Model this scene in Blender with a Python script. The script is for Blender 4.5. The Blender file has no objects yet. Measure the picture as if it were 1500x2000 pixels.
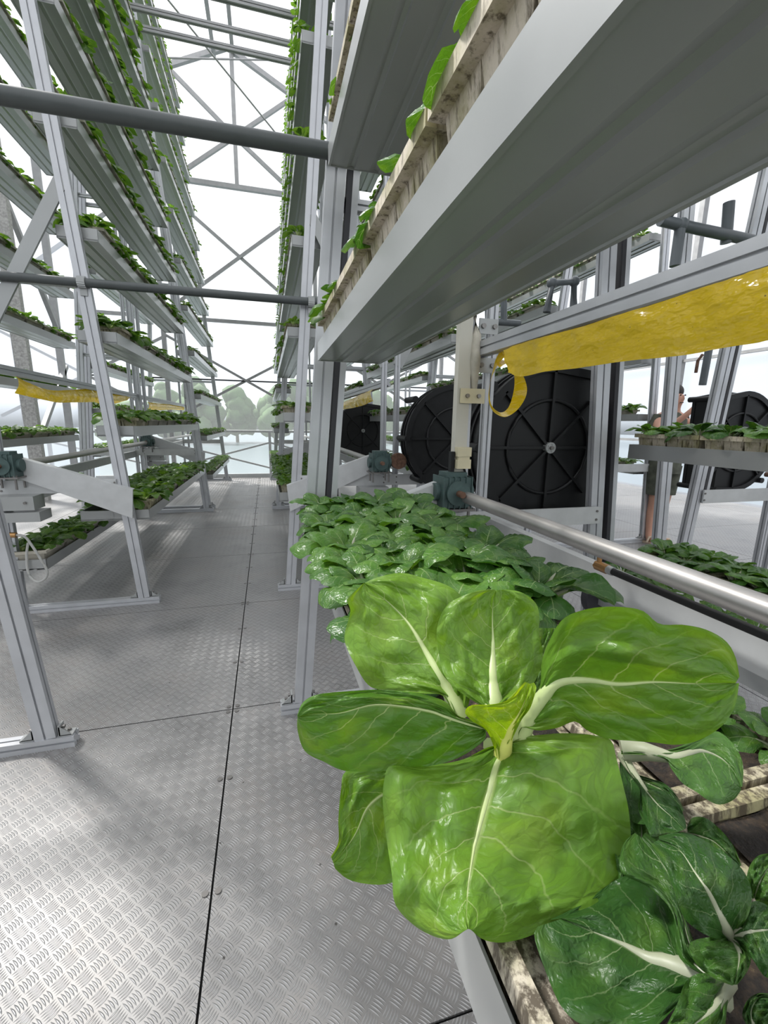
import bpy, bmesh, math, random
from mathutils import Vector, Matrix, noise
PI = math.pi
D = bpy.data
SC = bpy.context.scene
COL = SC.collection
rnd = random.Random(7)

# ------------------------------------------------------------------ camera
FPX, YAW, PITCH, ROLL, EYE = 840.4, math.radians(15.2), math.radians(11.573), math.radians(-0.891), 1.5
_cy, _sy, _cp, _sp = math.cos(YAW), math.sin(YAW), math.cos(PITCH), math.sin(PITCH)
_F = Vector((_sy*_cp, _cy*_cp, -_sp)); _r = Vector((_cy, -_sy, 0)); _d = -(_r.cross(_F))
_cr, _sr = math.cos(ROLL), math.sin(ROLL)
RX = _cr*_r + _sr*_d
RD = -_sr*_r + _cr*_d
cam = D.objects.new('camera', D.cameras.new('camera')); COL.objects.link(cam)
_u = -RD; _b = -_F
cam.matrix_world = Matrix(((RX.x, _u.x, _b.x, 0), (RX.y, _u.y, _b.y, 0), (RX.z, _u.z, _b.z, EYE), (0, 0, 0, 1)))
cam.data.sensor_fit = 'VERTICAL'; cam.data.sensor_height = 36; cam.data.lens = FPX/2000*36
cam.data.clip_start = 0.02; cam.data.clip_end = 800
SC.camera = cam

# ------------------------------------------------------------------ world, sun, exposure
W = D.worlds.new('sky'); SC.world = W; W.use_nodes = True
nt = W.node_tree; nt.nodes.clear()
wo = nt.nodes.new('ShaderNodeOutputWorld'); bg = nt.nodes.new('ShaderNodeBackground')
tc = nt.nodes.new('ShaderNodeTexCoord'); sx = nt.nodes.new('ShaderNodeSeparateXYZ'); rp = nt.nodes.new('ShaderNodeValToRGB')
nt.links.new(tc.outputs['Generated'], sx.inputs[0]); 
rp.color_ramp.elements.new(.5); rp.color_ramp.elements.new(.6)
for e_, (p_, c_) in zip(rp.color_ramp.elements, ((0.0, (.05, .055, .05)), (.495, (.07, .08, .075)), (.515, (.86, .93, 1.0)), (.68, (.97, .985, 1.0)))):
    e_.position = p_; e_.color = (*c_, 1)
mr = nt.nodes.new('ShaderNodeMath'); mr.operation = 'MULTIPLY_ADD'; mr.inputs[1].default_value = .5; mr.inputs[2].default_value = .5
nt.links.new(sx.outputs['Z'], mr.inputs[0]); nt.links.new(mr.outputs[0], rp.inputs[0])
nt.links.new(rp.outputs[0], bg.inputs[0]); bg.inputs[1].default_value = 1.45
nt.links.new(bg.outputs[0], wo.inputs[0])
sun = D.objects.new('sun', D.lights.new('sun', 'SUN')); COL.objects.link(sun)
sun.data.energy = 9.0; sun.data.angle = math.radians(9); sun.data.color = (1.0, 0.97, 0.92)
sun.rotation_euler = Vector((0.55, -0.52, -0.90)).to_track_quat('-Z', 'Y').to_euler()
vs = SC.view_settings
vs.view_transform = 'Standard'; vs.look = 'None'; vs.gamma = 1; vs.use_curve_mapping = False; vs.exposure = 0.27

# ------------------------------------------------------------------ helpers
def ray(px, py):
    return RX*((px-750)/FPX) + RD*((py-1000)/FPX) + _F
def at(px, py, X=None, Y=None, Z=None, d=None):
    v = ray(px, py)
    t = X/v.x if X is not None else Y/v.y if Y is not None else (Z-EYE)/v.z if Z is not None else d
    return Vector((0, 0, EYE)) + v*t
def proj(p):
    q = p - Vector((0, 0, EYE)); z = q.dot(_F)
    if z < .03: return None
    return (750+FPX*q.dot(RX)/z, 1000+FPX*q.dot(RD)/z, z)

def put(name, me, parent=None, loc=None):
    o = D.objects.new(name, me); COL.objects.link(o)
    if parent is not None: o.parent = parent
    if loc is not None: o.location = loc
    return o
def thing(name, label, cat, loc=(0, 0, 0), group=None):
    o = D.objects.new(name, None); COL.objects.link(o); o.location = loc; o.empty_display_size = .1
    return tag(o, label, cat, group)
def tag(o, label, cat, group=None, kind=None):
    if label: o['label'] = label
    if cat: o['category'] = cat
    if group: o['group'] = group
    if kind: o['kind'] = kind
    return o

class MB:
    """collects geometry for ONE mesh"""
    def __init__(s): s.v = []; s.f = []; s.sm = []; s.uv = []
    def add(s, vs_, fs, smooth=False, uv=None):
        n = len(s.v); s.v += [tuple(p) for p in vs_]
        for f in fs: s.f.append(tuple(i+n for i in f)); s.sm.append(smooth)
        if uv is not None: s.uv += uv
        elif s.uv: s.uv += [(0, 0)]*len(vs_)
    def box(s, c, sz, M=None):
        hx, hy, hz = sz[0]/2, sz[1]/2, sz[2]/2
        vs_ = [Vector((x*hx, y*hy, z*hz)) for x in (-1, 1) for y in (-1, 1) for z in (-1, 1)]
        if M is not None: vs_ = [M @ v for v in vs_]
        vs_ = [v+Vector(c) for v in vs_]
        s.add(vs_, [(0, 1, 3, 2), (4, 6, 7, 5), (0, 4, 5, 1), (2, 3, 7, 6), (0, 2, 6, 4), (1, 5, 7, 3)])
    def sweep(s, poly, p0, p1, up=(0, 0, 1), smooth=False, caps=True, s1=1.0):
        """extrude a 2D polygon (a,b) from p0 to p1; a runs along 'side', b along 'up'"""
        p0 = Vector(p0); p1 = Vector(p1); d = (p1-p0).normalized(); up = Vector(up)
        a = d.cross(up).normalized(); b = a.cross(d).normalized(); n = len(poly)
        vs_ = [p0+a*x+b*y for x, y in poly]+[p1+a*x*s1+b*y*s1 for x, y in poly]
        fs = [(i, (i+1) % n, n+(i+1) % n, n+i) for i in range(n)]
        s.add(vs_, fs, smooth)
        if caps:
            s.add(vs_[:n], [tuple(range(n-1, -1, -1))]); s.add(vs_[n:], [tuple(range(n))])
    def cyl(s, p0, p1, r, n=16, r1=None):
        poly = [(r*math.cos(2*PI*i/n), r*math.sin(2*PI*i/n)) for i in range(n)]
        d = Vector(p1)-Vector(p0); up = (0, 0, 1) if abs(d.normalized().z) < .9 else (0, 1, 0)
        s.sweep(poly, p0, p1, up, True, True, (r1/r) if r1 else 1.0)
    def tube(s, pts, r, n=8):
        pts = [Vector(p) for p in pts]; rings = []
        up = Vector((0, 0, 1))
        for i, p in enumerate(pts):
            d = (pts[min(i+1, len(pts)-1)]-pts[max(i-1, 0)]).normalized()
            if abs(d.dot(up)) > .95: a = d.cross(Vector((0, 1, 0))).normalized()
            else: a = d.cross(up).normalized()
            b = a.cross(d); rr = r[i] if isinstance(r, (list, tuple)) else r
            rings.append([p+a*rr*math.cos(2*PI*k/n)+b*rr*math.sin(2*PI*k/n) for k in range(n)])
        vs_ = [v for q in rings for v in q]
        fs = [(i*n+k, i*n+(k+1) % n, (i+1)*n+(k+1) % n, (i+1)*n+k) for i in range(len(pts)-1) for k in range(n)]
        s.add(vs_, fs, True)
        s.add(rings[0], [tuple(range(n-1, -1, -1))]); s.add(rings[-1], [tuple(range(n))])
    def mesh(s, name, mat):
        me = D.meshes.new(name); me.from_pydata(s.v, [], s.f)
        for m in (mat if isinstance(mat, (list, tuple)) else [mat]): me.materials.append(m)
        me.polygons.foreach_set('use_smooth', s.sm)
        if s.uv:
            l = me.uv_layers.new(name='UVMap')
            idx = [0]*len(me.loops); me.loops.foreach_get('vertex_index', idx)
            flat = []
            for i in idx: flat += s.uv[i]
            l.data.foreach_set('uv', flat)
        bm = bmesh.new(); bm.from_mesh(me); bmesh.ops.recalc_face_normals(bm, faces=bm.faces); bm.to_mesh(me); bm.free()
        me.update(); return me
    def build(s, name, mat, parent=None, loc=None):
        me = s.mesh(name, mat)
        if loc is not None and parent is None:
            me.transform(Matrix.Translation(-Vector(loc)))
        return put(name, me, parent, loc)

# ------------------------------------------------------------------ materials
def nodes(name):
    m = D.materials.new(name); m.use_nodes = True; t = m.node_tree
    p = t.nodes['Principled BSDF']; return m, t, p
def N(t, typ, **kw):
    n = t.nodes.new(typ)
    for k, v in kw.items(): setattr(n, k, v)
    return n
def math_(t, op, a, b=None, c=None, clamp=False):
    n = t.nodes.new('ShaderNodeMath'); n.operation = op; n.use_clamp = clamp
    for i, x in enumerate((a, b, c)):
        if x is None: continue
        if isinstance(x, (int, float)): n.inputs[i].default_value = x
        else: t.links.new(x, n.inputs[i])
    return n.outputs[0]
def mixc(t, fac, a, b):
    n = t.nodes.new('ShaderNodeMix'); n.data_type = 'RGBA'
    if isinstance(fac, (int, float)): n.inputs[0].default_value = fac
    else: t.links.new(fac, n.inputs[0])
    for i, x in ((6, a), (7, b)):
        if isinstance(x, tuple): n.inputs[i].default_value = (*x, 1)
        else: t.links.new(x, n.inputs[i])
    return n.outputs[2]
def noise_(t, scale, detail=3, vec=None, rough=.5):
    n = t.nodes.new('ShaderNodeTexNoise'); n.inputs['Scale'].default_value = scale
    n.inputs['Detail'].default_value = detail; n.inputs['Roughness'].default_value = rough
    if vec is not None: t.links.new(vec, n.inputs['Vector'])
    return n.outputs['Fac']
def ramp(t, fac, stops):
    n = t.nodes.new('ShaderNodeValToRGB'); e = n.color_ramp.elements
    while len(e) < len(stops): e.new(.5)
    for i, (p, c) in enumerate(stops): e[i].position = p; e[i].color = (*c, 1)
    t.links.new(fac, n.inputs[0]); return n.outputs[0]
def bump(t, p, h, strength=.3, dist=.002):
    b = t.nodes.new('ShaderNodeBump'); b.inputs['Strength'].default_value = strength; b.inputs['Distance'].default_value = dist
    t.links.new(h, b.inputs['Height']); t.links.new(b.outputs[0], p.inputs['Normal'])

def simple(name, col, rough=.5, metal=0., nscale=0, namt=.15, spec=.5, stretch=None):
    m, t, p = nodes(name)
    p.inputs['Roughness'].default_value = rough; p.inputs['Metallic'].default_value = metal
    p.inputs['Specular IOR Level'].default_value = spec
    if nscale:
        tc = N(t, 'ShaderNodeTexCoord'); vec = tc.outputs['Object']
        if stretch:
            mp = N(t, 'ShaderNodeMapping'); mp.inputs['Scale'].default_value = stretch
            t.links.new(vec, mp.inputs[0]); vec = mp.outputs[0]
        f = noise_(t, nscale, 4, vec)
        d = tuple(c*(1-namt) for c in col); l = tuple(min(1, c*(1+namt)) for c in col)
        t.links.new(ramp(t, f, [(.3, d), (.7, l)]), p.inputs['Base Color'])
        t.links.new(math_(t, 'MULTIPLY_ADD', f, .25, rough-.12), p.inputs['Roughness'])
    else: p.inputs['Base Color'].default_value = (*col, 1)
    return m

MAT = {}
MAT['alu'] = simple('aluminium_profile', (.50, .51, .53), .40, .5, 9, .06)
MAT['alu2'] = simple('aluminium_sheet', (.33, .34, .335), .34, .25, 4, .05)
MAT['alu2'].node_tree.nodes['Principled BSDF'].inputs['Coat Weight'].default_value = .5
MAT['alu2'].node_tree.nodes['Principled BSDF'].inputs['Coat Roughness'].default_value = .25
MAT['white'] = simple('white_painted_metal', (.50, .51, .51), .45, .1, 14, .06)
MAT['pipe'] = simple('grey_pipe', (.07, .08, .08), .45, 0, 12, .1)
MAT['pvc'] = simple('grey_plastic_pipe', (.11, .125, .135), .4, 0, 12, .1)
MAT['steel'] = simple('brushed_steel_tube', (.52, .50, .48), .42, .8, 7, .1)
MAT['bolt'] = simple('bolt_steel', (.22, .21, .20), .35, .8)
MAT['black'] = simple('black_plastic', (.007, .0075, .008), .45, 0, 20, .2, spec=.35)
MAT['rubber'] = simple('black_rubber', (.01, .01, .01), .7)
MAT['slot'] = simple('dark_slot_strip', (.03, .03, .035), .6)
MAT['motor'] = simple('green_painted_iron', (.06, .10, .095), .5, .2, 30, .2)
MAT['cream'] = simple('cream_plastic', (.62, .56, .38), .5, 0, 10, .06)
MAT['duct'] = simple('white_plastic_duct', (.55, .53, .46), .5, 0, 4, .08)
MAT['rust'] = simple('rusty_steel', (.16, .09, .06), .7, .4, 40, .4)
MAT['brass'] = simple('brass', (.42, .24, .10), .35, .8)
MAT['galv'] = simple('galvanised_steel', (.36, .35, .33), .5, .5, 30, .3)
MAT['galv2'] = simple('grey_steel_truss', (.34, .34, .34), .5, .4, 10, .1)
MAT['dark'] = simple('dark_void', (.02, .02, .02), .9)
def soil_mat():
    m, t, p = nodes('dark_growing_soil'); tc = N(t, 'ShaderNodeTexCoord')
    f = noise_(t, 28, 6, tc.outputs['Object'], .75); g_ = noise_(t, 90, 3, tc.outputs['Object'], .7)
    c = ramp(t, f, [(.45, (.012, .009, .007)), (.60, (.045, .03, .018)), (.70, (.30, .23, .12))])
    t.links.new(c, p.inputs['Base Color']); p.inputs['Roughness'].default_value = .95; bump(t, p, g_, .9, .006); return m
MAT['soil'] = soil_mat()
MAT['skin'] = simple('skin', (.50, .27, .19), .5, 0, 10, .06)
MAT['olive'] = simple('olive_cloth', (.075, .08, .06), .9, 0, 14, .4)
MAT['sandal'] = simple('beige_sandal', (.45, .36, .27), .7)
MAT['hair'] = simple('dark_hair', (.02, .015, .012), .6)
MAT['red'] = simple('red_plastic', (.35, .012, .02), .5)
MAT['greenclip'] = simple('green_clip', (.01, .12, .07), .4)
MAT['hose'] = simple('clear_hose', (.42, .42, .40), .35)

def styro(name='algae_stained_foam', dirt=0.):
    m, t, p = nodes(name); tc = N(t, 'ShaderNodeTexCoord')
    f1 = noise_(t, 9, 6, tc.outputs['Object'], .7); f2 = noise_(t, 60, 4, tc.outputs['Object'], .7)
    mp = N(t, 'ShaderNodeMapping'); mp.inputs['Scale'].default_value = (30, 30, 6); t.links.new(tc.outputs['Object'], mp.inputs[0])
    f3 = noise_(t, 2.5, 5, mp.outputs[0], .7)
    c = mixc(t, ramp(t, f1, [(.42, (0, 0, 0)), (.62, (.85, .85, .85))]), (.56, .50, .40), (.27, .25, .11))
    c = mixc(t, ramp(t, f3, [(.52-dirt, (0, 0, 0)), (.66-dirt, (.9, .9, .9))]), c, (.09, .07, .04) if dirt == 0 else (.05, .035, .02))
    c = mixc(t, ramp(t, f2, [(.62, (0, 0, 0)), (.74, (.6, .6, .6))]), c, (.16, .14, .05))
    t.links.new(c, p.inputs['Base Color']); p.inputs['Roughness'].default_value = .75
    bump(t, p, f2, .3, .002); return m
MAT['foam'] = styro()
MAT['foam_soiled'] = styro('soil_stained_foam', .10)
MAT['foam2'] = simple('pale_foam', (.46, .43, .36), .75, 0, 14, .25)

def film(name, clear, col, wr=.1, tl=.6):
    m, t, p = nodes(name); t.nodes.remove(p); out = t.nodes['Material Output']
    tr = N(t, 'ShaderNodeBsdfTransparent'); tr.inputs[0].default_value = (.97, .98, 1, 1)
    df = N(t, 'ShaderNodeBsdfDiffuse'); tn = N(t, 'ShaderNodeBsdfTranslucent')
    df.inputs[0].default_value = (*col, 1); tn.inputs[0].default_value = (*col, 1)
    tc = N(t, 'ShaderNodeTexCoord'); mp = N(t, 'ShaderNodeMapping'); mp.inputs['Scale'].default_value = (1.5, .35, 1.2); mp.inputs['Rotation'].default_value = (.3, .5, .5)
    t.links.new(tc.outputs['Object'], mp.inputs[0]); f = noise_(t, 1.3, 5, mp.outputs[0], .6)
    m1 = N(t, 'ShaderNodeMixShader'); m1.inputs[0].default_value = tl
    t.links.new(df.outputs[0], m1.inputs[1]); t.links.new(tn.outputs[0], m1.inputs[2])
    m2 = N(t, 'ShaderNodeMixShader')
    t.links.new(math_(t, 'MULTIPLY_ADD', math_(t, 'SUBTRACT', f, .5), wr*3, 1-clear, clamp=True), m2.inputs[0])
    t.links.new(tr.outputs[0], m2.inputs[1]); t.links.new(m1.outputs[0], m2.inputs[2])
    t.links.new(m2.outputs[0], out.inputs[0]); return m
MAT['roof'] = film('roof_plastic_film', .62, (.75, .76, .82), .16)
MAT['side'] = film('side_plastic_film', .50, (.42, .45, .50), .04)
MAT['end'] = film('end_plastic_film', .60, (.46, .48, .47), .03, .5)
MAT['white_sheet'] = film('white_sheet', .05, (.8, .83, .88), .02)

def yellow():
    m, t, p = nodes('yellow_sticky_film'); tc = N(t, 'ShaderNodeTexCoord')
    out = t.nodes['Material Output']
    v = N(t, 'ShaderNodeTexVoronoi'); v.inputs['Scale'].default_value = 38; t.links.new(tc.outputs['Object'], v.inputs['Vector'])
    spot = ramp(t, v.outputs['Distance'], [(.05, (1, 1, 1)), (.085, (0, 0, 0))])
    nz = noise_(t, 8, 2, tc.outputs['Object'])
    c = mixc(t, math_(t, 'MULTIPLY', spot, math_(t, 'GREATER_THAN', nz, .5)), (.72, .50, .012), (.05, .03, .01))
    t.links.new(c, p.inputs['Base Color']); p.inputs['Roughness'].default_value = .16
    p.inputs['Specular IOR Level'].default_value = .7
    mp = N(t, 'ShaderNodeMapping'); mp.inputs['Scale'].default_value = (1, 3, 6); t.links.new(tc.outputs['Object'], mp.inputs[0])
    bump(t, p, noise_(t, 2.4, 4, mp.outputs[0], .45), .8, .04)
    tl = N(t, 'ShaderNodeBsdfTranslucent'); tl.inputs[0].default_value = (.95, .65, .02, 1)
    mx = N(t, 'ShaderNodeMixShader'); mx.inputs[0].default_value = .3
    t.links.new(p.outputs[0], mx.inputs[1]); t.links.new(tl.outputs[0], mx.inputs[2]); t.links.new(mx.outputs[0], out.inputs[0])
    return m
MAT['yellow'] = yellow()

def floor_mat():
    m, t, p = nodes('five_bar_tread_plate'); tc = N(t, 'ShaderNodeTexCoord')
    mp = N(t, 'ShaderNodeMapping'); mp.inputs['Rotation'].default_value = (0, 0, PI/4); mp.inputs['Scale'].default_value = (1/.040,)*3
    t.links.new(tc.outputs['Object'], mp.inputs[0]); s = N(t, 'ShaderNodeSeparateXYZ'); t.links.new(mp.outputs[0], s.inputs[0])
    a, b = s.outputs[0], s.outputs[1]
    fa = math_(t, 'FRACT', a); fb = math_(t, 'FRACT', b)
    par = math_(t, 'FRACT', math_(t, 'MULTIPLY', math_(t, 'ADD', math_(t, 'FLOOR', a), math_(t, 'FLOOR', b)), .5))
    sel = math_(t, 'GREATER_THAN', par, .25)
    def pick(x, y):  # sel ? x : y
        return math_(t, 'ADD', math_(t, 'MULTIPLY', x, sel), math_(t, 'MULTIPLY', y, math_(t, 'SUBTRACT', 1, sel)))
    al = pick(fa, fb); ac = pick(fb, fa)
    al2 = math_(t, 'MULTIPLY', math_(t, 'SUBTRACT', al, .5), 2.0)            # -1..1 along the bar
    bow = math_(t, 'MULTIPLY', math_(t, 'MULTIPLY', al2, al2), .05)
    st = math_(t, 'MULTIPLY', math_(t, 'ADD', ac, bow), 5.0)
    k = math_(t, 'ABSOLUTE', math_(t, 'SUBTRACT', math_(t, 'FRACT', st), .5))
    wid = math_(t, 'MULTIPLY', math_(t, 'SUBTRACT', .92, math_(t, 'MULTIPLY', al2, al2)), .36)
    h = math_(t, 'MULTIPLY', math_(t, 'SUBTRACT', wid, k), 4.0, clamp=True)
    nz = noise_(t, 2.2, 6, tc.outputs['Object'], .65); nz2 = noise_(t, 55, 3, tc.outputs['Object'])
    base = ramp(t, nz, [(.3, (.18, .176, .172)), (.5, (.26, .255, .25)), (.7, (.34, .333, .327))])
    base = mixc(t, ramp(t, noise_(t, 1.1, 6, tc.outputs['Object'], .75), [(.5, (0, 0, 0)), (.66, (.55, .55, .55))]), base, (.19, .165, .145))
    c = mixc(t, math_(t, 'MULTIPLY', h, .55), base, (.50, .50, .50))
    v = N(t, 'ShaderNodeTexVoronoi'); v.inputs['Scale'].default_value = 9; t.links.new(tc.outputs['Object'], v.inputs['Vector'])
    c = mixc(t, ramp(t, v.outputs['Distance'], [(.03, (.85, .85, .85)), (.045, (0, 0, 0))]), c, (.05, .045, .04))
    t.links.new(c, p.inputs['Base Color']); p.inputs['Metallic'].default_value = .45
    t.links.new(math_(t, 'ADD', math_(t, 'MULTIPLY_ADD', nz, .22, .34), math_(t, 'MULTIPLY', h, -.14)), p.inputs['Roughness'])
    hh = math_(t, 'ADD', h, math_(t, 'MULTIPLY', nz2, .12)); bump(t, p, hh, .8, .0018)
    return m
MAT['floor'] = floor_mat()

def leaf_mat(name, c1, c2, vein, pf=0.0, nv=7.0, cell=26., rough=.33, tl=.28, tlc=None, fine=True):
    m, t, p = nodes(name); out = t.nodes['Material Output']
    uv = N(t, 'ShaderNodeUVMap'); s = N(t, 'ShaderNodeSeparateXYZ'); t.links.new(uv.outputs[0], s.inputs[0])
    u, v = s.outputs[0], s.outputs[1]
    au = math_(t, 'ABSOLUTE', math_(t, 'MULTIPLY_ADD', u, 2, -1))
    tc = N(t, 'ShaderNodeTexCoord')
    oi = N(t, 'ShaderNodeObjectInfo')
    nz = noise_(t, 3.2, 4, uv.outputs[0], .6)
    nw = noise_(t, 6, 3, tc.outputs['Object'], .5)
    f = math_(t, 'ADD', math_(t, 'MULTIPLY', nz, .8), math_(t, 'MULTIPLY', math_(t, 'SUBTRACT', oi.outputs['Random'], .5), .5))
    col = ramp(t, f, [(.2, c2), (.65, c1)])
    ph = math_(t, 'ADD', math_(t, 'MULTIPLY', math_(t, 'SUBTRACT', v, math_(t, 'MULTIPLY', math_(t, 'POWER', au, 1.15), .30)), nv), math_(t, 'MULTIPLY', nz, .9))
    fr = math_(t, 'ABSOLUTE', math_(t, 'SUBTRACT', math_(t, 'FRACT', ph), .5))
    lat = math_(t, 'MULTIPLY', math_(t, 'SUBTRACT', .035, fr), 40, clamp=True)
    lat = math_(t, 'MULTIPLY', lat, math_(t, 'SUBTRACT', 1.05, au, clamp=True))
    wid = math_(t, 'MULTIPLY_ADD', math_(t, 'POWER', v, .5), -.085, .10)
    mid = math_(t, 'MULTIPLY', math_(t, 'SUBTRACT', wid, au), 30, clamp=True)
    pet = math_(t, 'MULTIPLY', math_(t, 'SUBTRACT', pf, v), 14, clamp=True) if pf > 0 else None
    vm = math_(t, 'MAXIMUM', math_(t, 'MULTIPLY', lat, .65), mid)
    h = math_(t, 'MULTIPLY', vm, -.6)
    if fine:
        mp = N(t, 'ShaderNodeMapping'); mp.inputs['Scale'].default_value = (cell, cell*1.1, 1)
        ds = N(t, 'ShaderNodeMix', data_type='VECTOR'); ds.inputs[0].default_value = .11
        nn = N(t, 'ShaderNodeTexNoise'); nn.inputs['Scale'].default_value = 9; t.links.new(uv.outputs[0], nn.inputs['Vector'])
        t.links.new(uv.outputs[0], ds.inputs[4]); t.links.new(nn.outputs['Color'], ds.inputs[5]); t.links.new(ds.outputs[1], mp.inputs[0])
        vo = N(t, 'ShaderNodeTexVoronoi', feature='DISTANCE_TO_EDGE'); vo.inputs['Scale'].default_value = 1; t.links.new(mp.outputs[0], vo.inputs['Vector'])
        ed = math_(t, 'MULTIPLY', math_(t, 'SUBTRACT', .07, vo.outputs['Distance']), 12, clamp=True)
        col = mixc(t, math_(t, 'MULTIPLY', ed, .4), col, tuple(x*.45 for x in c1))
        mr = N(t, 'ShaderNodeMapRange'); mr.interpolation_type = 'SMOOTHSTEP'; mr.inputs['From Max'].default_value = .42; t.links.new(vo.outputs['Distance'], mr.inputs['Value'])
        vo2 = N(t, 'ShaderNodeTexVoronoi', feature='DISTANCE_TO_EDGE'); vo2.inputs['Scale'].default_value = 3.1; t.links.new(mp.outputs[0], vo2.inputs['Vector'])
        ed2 = math_(t, 'MULTIPLY', math_(t, 'SUBTRACT', .07, vo2.outputs['Distance']), 12, clamp=True)
        col = mixc(t, math_(t, 'MULTIPLY', ed2, .16), col, tuple(x*.5 for x in c1))
        h = math_(t, 'ADD', h, math_(t, 'ADD', math_(t, 'MULTIPLY', mr.outputs[0], .9), math_(t, 'MULTIPLY', vo2.outputs['Distance'], .35)))
    nz5 = noise_(t, 1.6, 3, uv.outputs[0], .5)
    col = mixc(t, math_(t, 'MULTIPLY', ramp(t, nz5, [(.5, (0, 0, 0)), (.72, (.5, .5, .5))]), 1.0), col, (min(1, c1[0]*1.7), min(1, c1[1]*1.25), c1[2]))
    col = mixc(t, vm, col, vein)
    if pet is not None: col = mixc(t, pet, col, tuple(min(1, x*1.15) for x in vein))
    t.links.new(col, p.inputs['Base Color'])
    t.links.new(math_(t, 'MULTIPLY_ADD', nw, .2, rough-.1), p.inputs['Roughness'])
    p.inputs['Specular IOR Level'].default_value = .38
    if fine: bump(t, p, h, .38, .0022)
    tr = N(t, 'ShaderNodeBsdfTranslucent')
    hs = N(t, 'ShaderNodeHueSaturation'); hs.inputs['Saturation'].default_value = 1.15; hs.inputs['Value'].default_value = 1.5; hs.inputs['Hue'].default_value = .488
    t.links.new(col, hs.inputs['Color']); t.links.new(hs.outputs[0], tr.inputs[0])
    mx = N(t, 'ShaderNodeMixShader'); mx.inputs[0].default_value = tl
    t.links.new(p.outputs[0], mx.inputs[1]); t.links.new(tr.outputs[0], mx.inputs[2]); t.links.new(mx.outputs[0], out.inputs[0])
    return m
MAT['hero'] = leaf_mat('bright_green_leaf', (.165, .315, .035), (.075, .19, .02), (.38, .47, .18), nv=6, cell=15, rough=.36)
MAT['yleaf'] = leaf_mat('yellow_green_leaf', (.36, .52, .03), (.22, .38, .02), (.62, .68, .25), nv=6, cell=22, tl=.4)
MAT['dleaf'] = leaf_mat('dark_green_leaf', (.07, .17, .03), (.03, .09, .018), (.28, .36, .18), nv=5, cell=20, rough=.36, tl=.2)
MAT['rleaf'] = leaf_mat('bok_choy_leaf', (.105, .24, .04), (.04, .12, .022), (.36, .46, .20), pf=.34, nv=7, cell=12, rough=.27, tl=.25)
MAT['far'] = leaf_mat('bok_choy_leaf_small', (.13, .25, .045), (.055, .14, .025), (.40, .48, .24), pf=.28, nv=5, rough=.4, tl=.42, fine=False)
MAT['stalk'] = simple('pale_leaf_stalk', (.46, .54, .25), .4, 0, 30, .08)
MAT['ystalk'] = simple('yellow_leaf_stalk', (.60, .62, .16), .4, 0, 30, .08)
MAT['dstalk'] = simple('shade_toned_white_stalk', (.34, .36, .25), .4, 0, 30, .1)  # white stalk darkened: shade is mixed into its base colour

# ------------------------------------------------------------------ the setting
FX0, FX1, FY0, FY1 = -4.4, 9.6, -3.0, 12.45
SEAM_X, SEAM_Y, STEP = -.228, 2.168, 1.42
mb = MB(); g = .0035
xs = [SEAM_X-2.9*2]+[SEAM_X+2.9*k for k in range(-1, 4)]+[FX1]
xs = [x for x in xs if FX0 < x < FX1]; xs = [FX0]+xs+[FX1]
ys = [FY0]+[SEAM_Y+STEP*k for k in range(-3, 8) if FY0 < SEAM_Y+STEP*k < FY1]+[FY1]
for i in range(len(xs)-1):
    for j in range(len(ys)-1):
        mb.box(((xs[i]+xs[i+1])/2, (ys[j]+ys[j+1])/2, -.004), (xs[i+1]-xs[i]-2*g, ys[j+1]-ys[j]-2*g, .008))
floor = mb.build('floor', MAT['floor']); floor['kind'] = 'structure'
mb = MB(); mb.box(((FX0+FX1)/2, (FY0+FY1)/2, -.06), (FX1-FX0, FY1-FY0, .09)); o = mb.build('trim_1', MAT['dark']); o['kind'] = 'structure'
mb = MB()
for k in range(-1, 8):
    for sx_ in (-1, 1):
        for sy_ in (-1, 1): mb.cyl((SEAM_X+sx_*.022, SEAM_Y+STEP*k+sy_*.022, 0), (SEAM_X+sx_*.022, SEAM_Y+STEP*k+sy_*.022, .004), .011, 10)
    for q in (1/3, 2/3):
        for sx_ in (-1, 1): mb.cyl((SEAM_X+sx_*.02, SEAM_Y+STEP*(k+q), 0), (SEAM_X+sx_*.02, SEAM_Y+STEP*(k+q), .004), .011, 10)
o = mb.build('trim_2', MAT['bolt']); o['kind'] = 'structure'

YE = 12.6
RIDX, RIDZ, SLOPE = -.55, 10.05, .47
def roofz(x): return RIDZ-SLOPE*abs(x-RIDX)
EAVE_L, EAVE_R = -4.2, 3.1
mb = MB()
mb.add([(EAVE_L, YE, -.5), (EAVE_R+6.2, YE, -.5), (EAVE_R+6.2, YE, 8.3), (EAVE_R, YE, roofz(EAVE_R)), (RIDX, YE, RIDZ), (EAVE_L, YE, roofz(EAVE_L))], [(0, 1, 2, 3, 4, 5)])
o = mb.build('wall_far', MAT['end']); o['kind'] = 'structure'
mb = MB(); mb.add([(EAVE_L, -3, -.5), (EAVE_L, YE, -.5), (EAVE_L, YE, roofz(EAVE_L)), (EAVE_L, -3, roofz(EAVE_L))], [(0, 1, 2, 3)])
o = mb.build('wall_left', MAT['side']); o['kind'] = 'structure'
mb = MB(); mb.add([(9.3, -3, -.5), (9.3, YE, -.5), (9.3, YE, 8.3), (9.3, -3, 8.3)], [(0, 1, 2, 3)])
o = mb.build('wall_right', MAT['side']); o['kind'] = 'structure'
mb = MB(); ym = [-3+i*.65 for i in range(25)]
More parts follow.
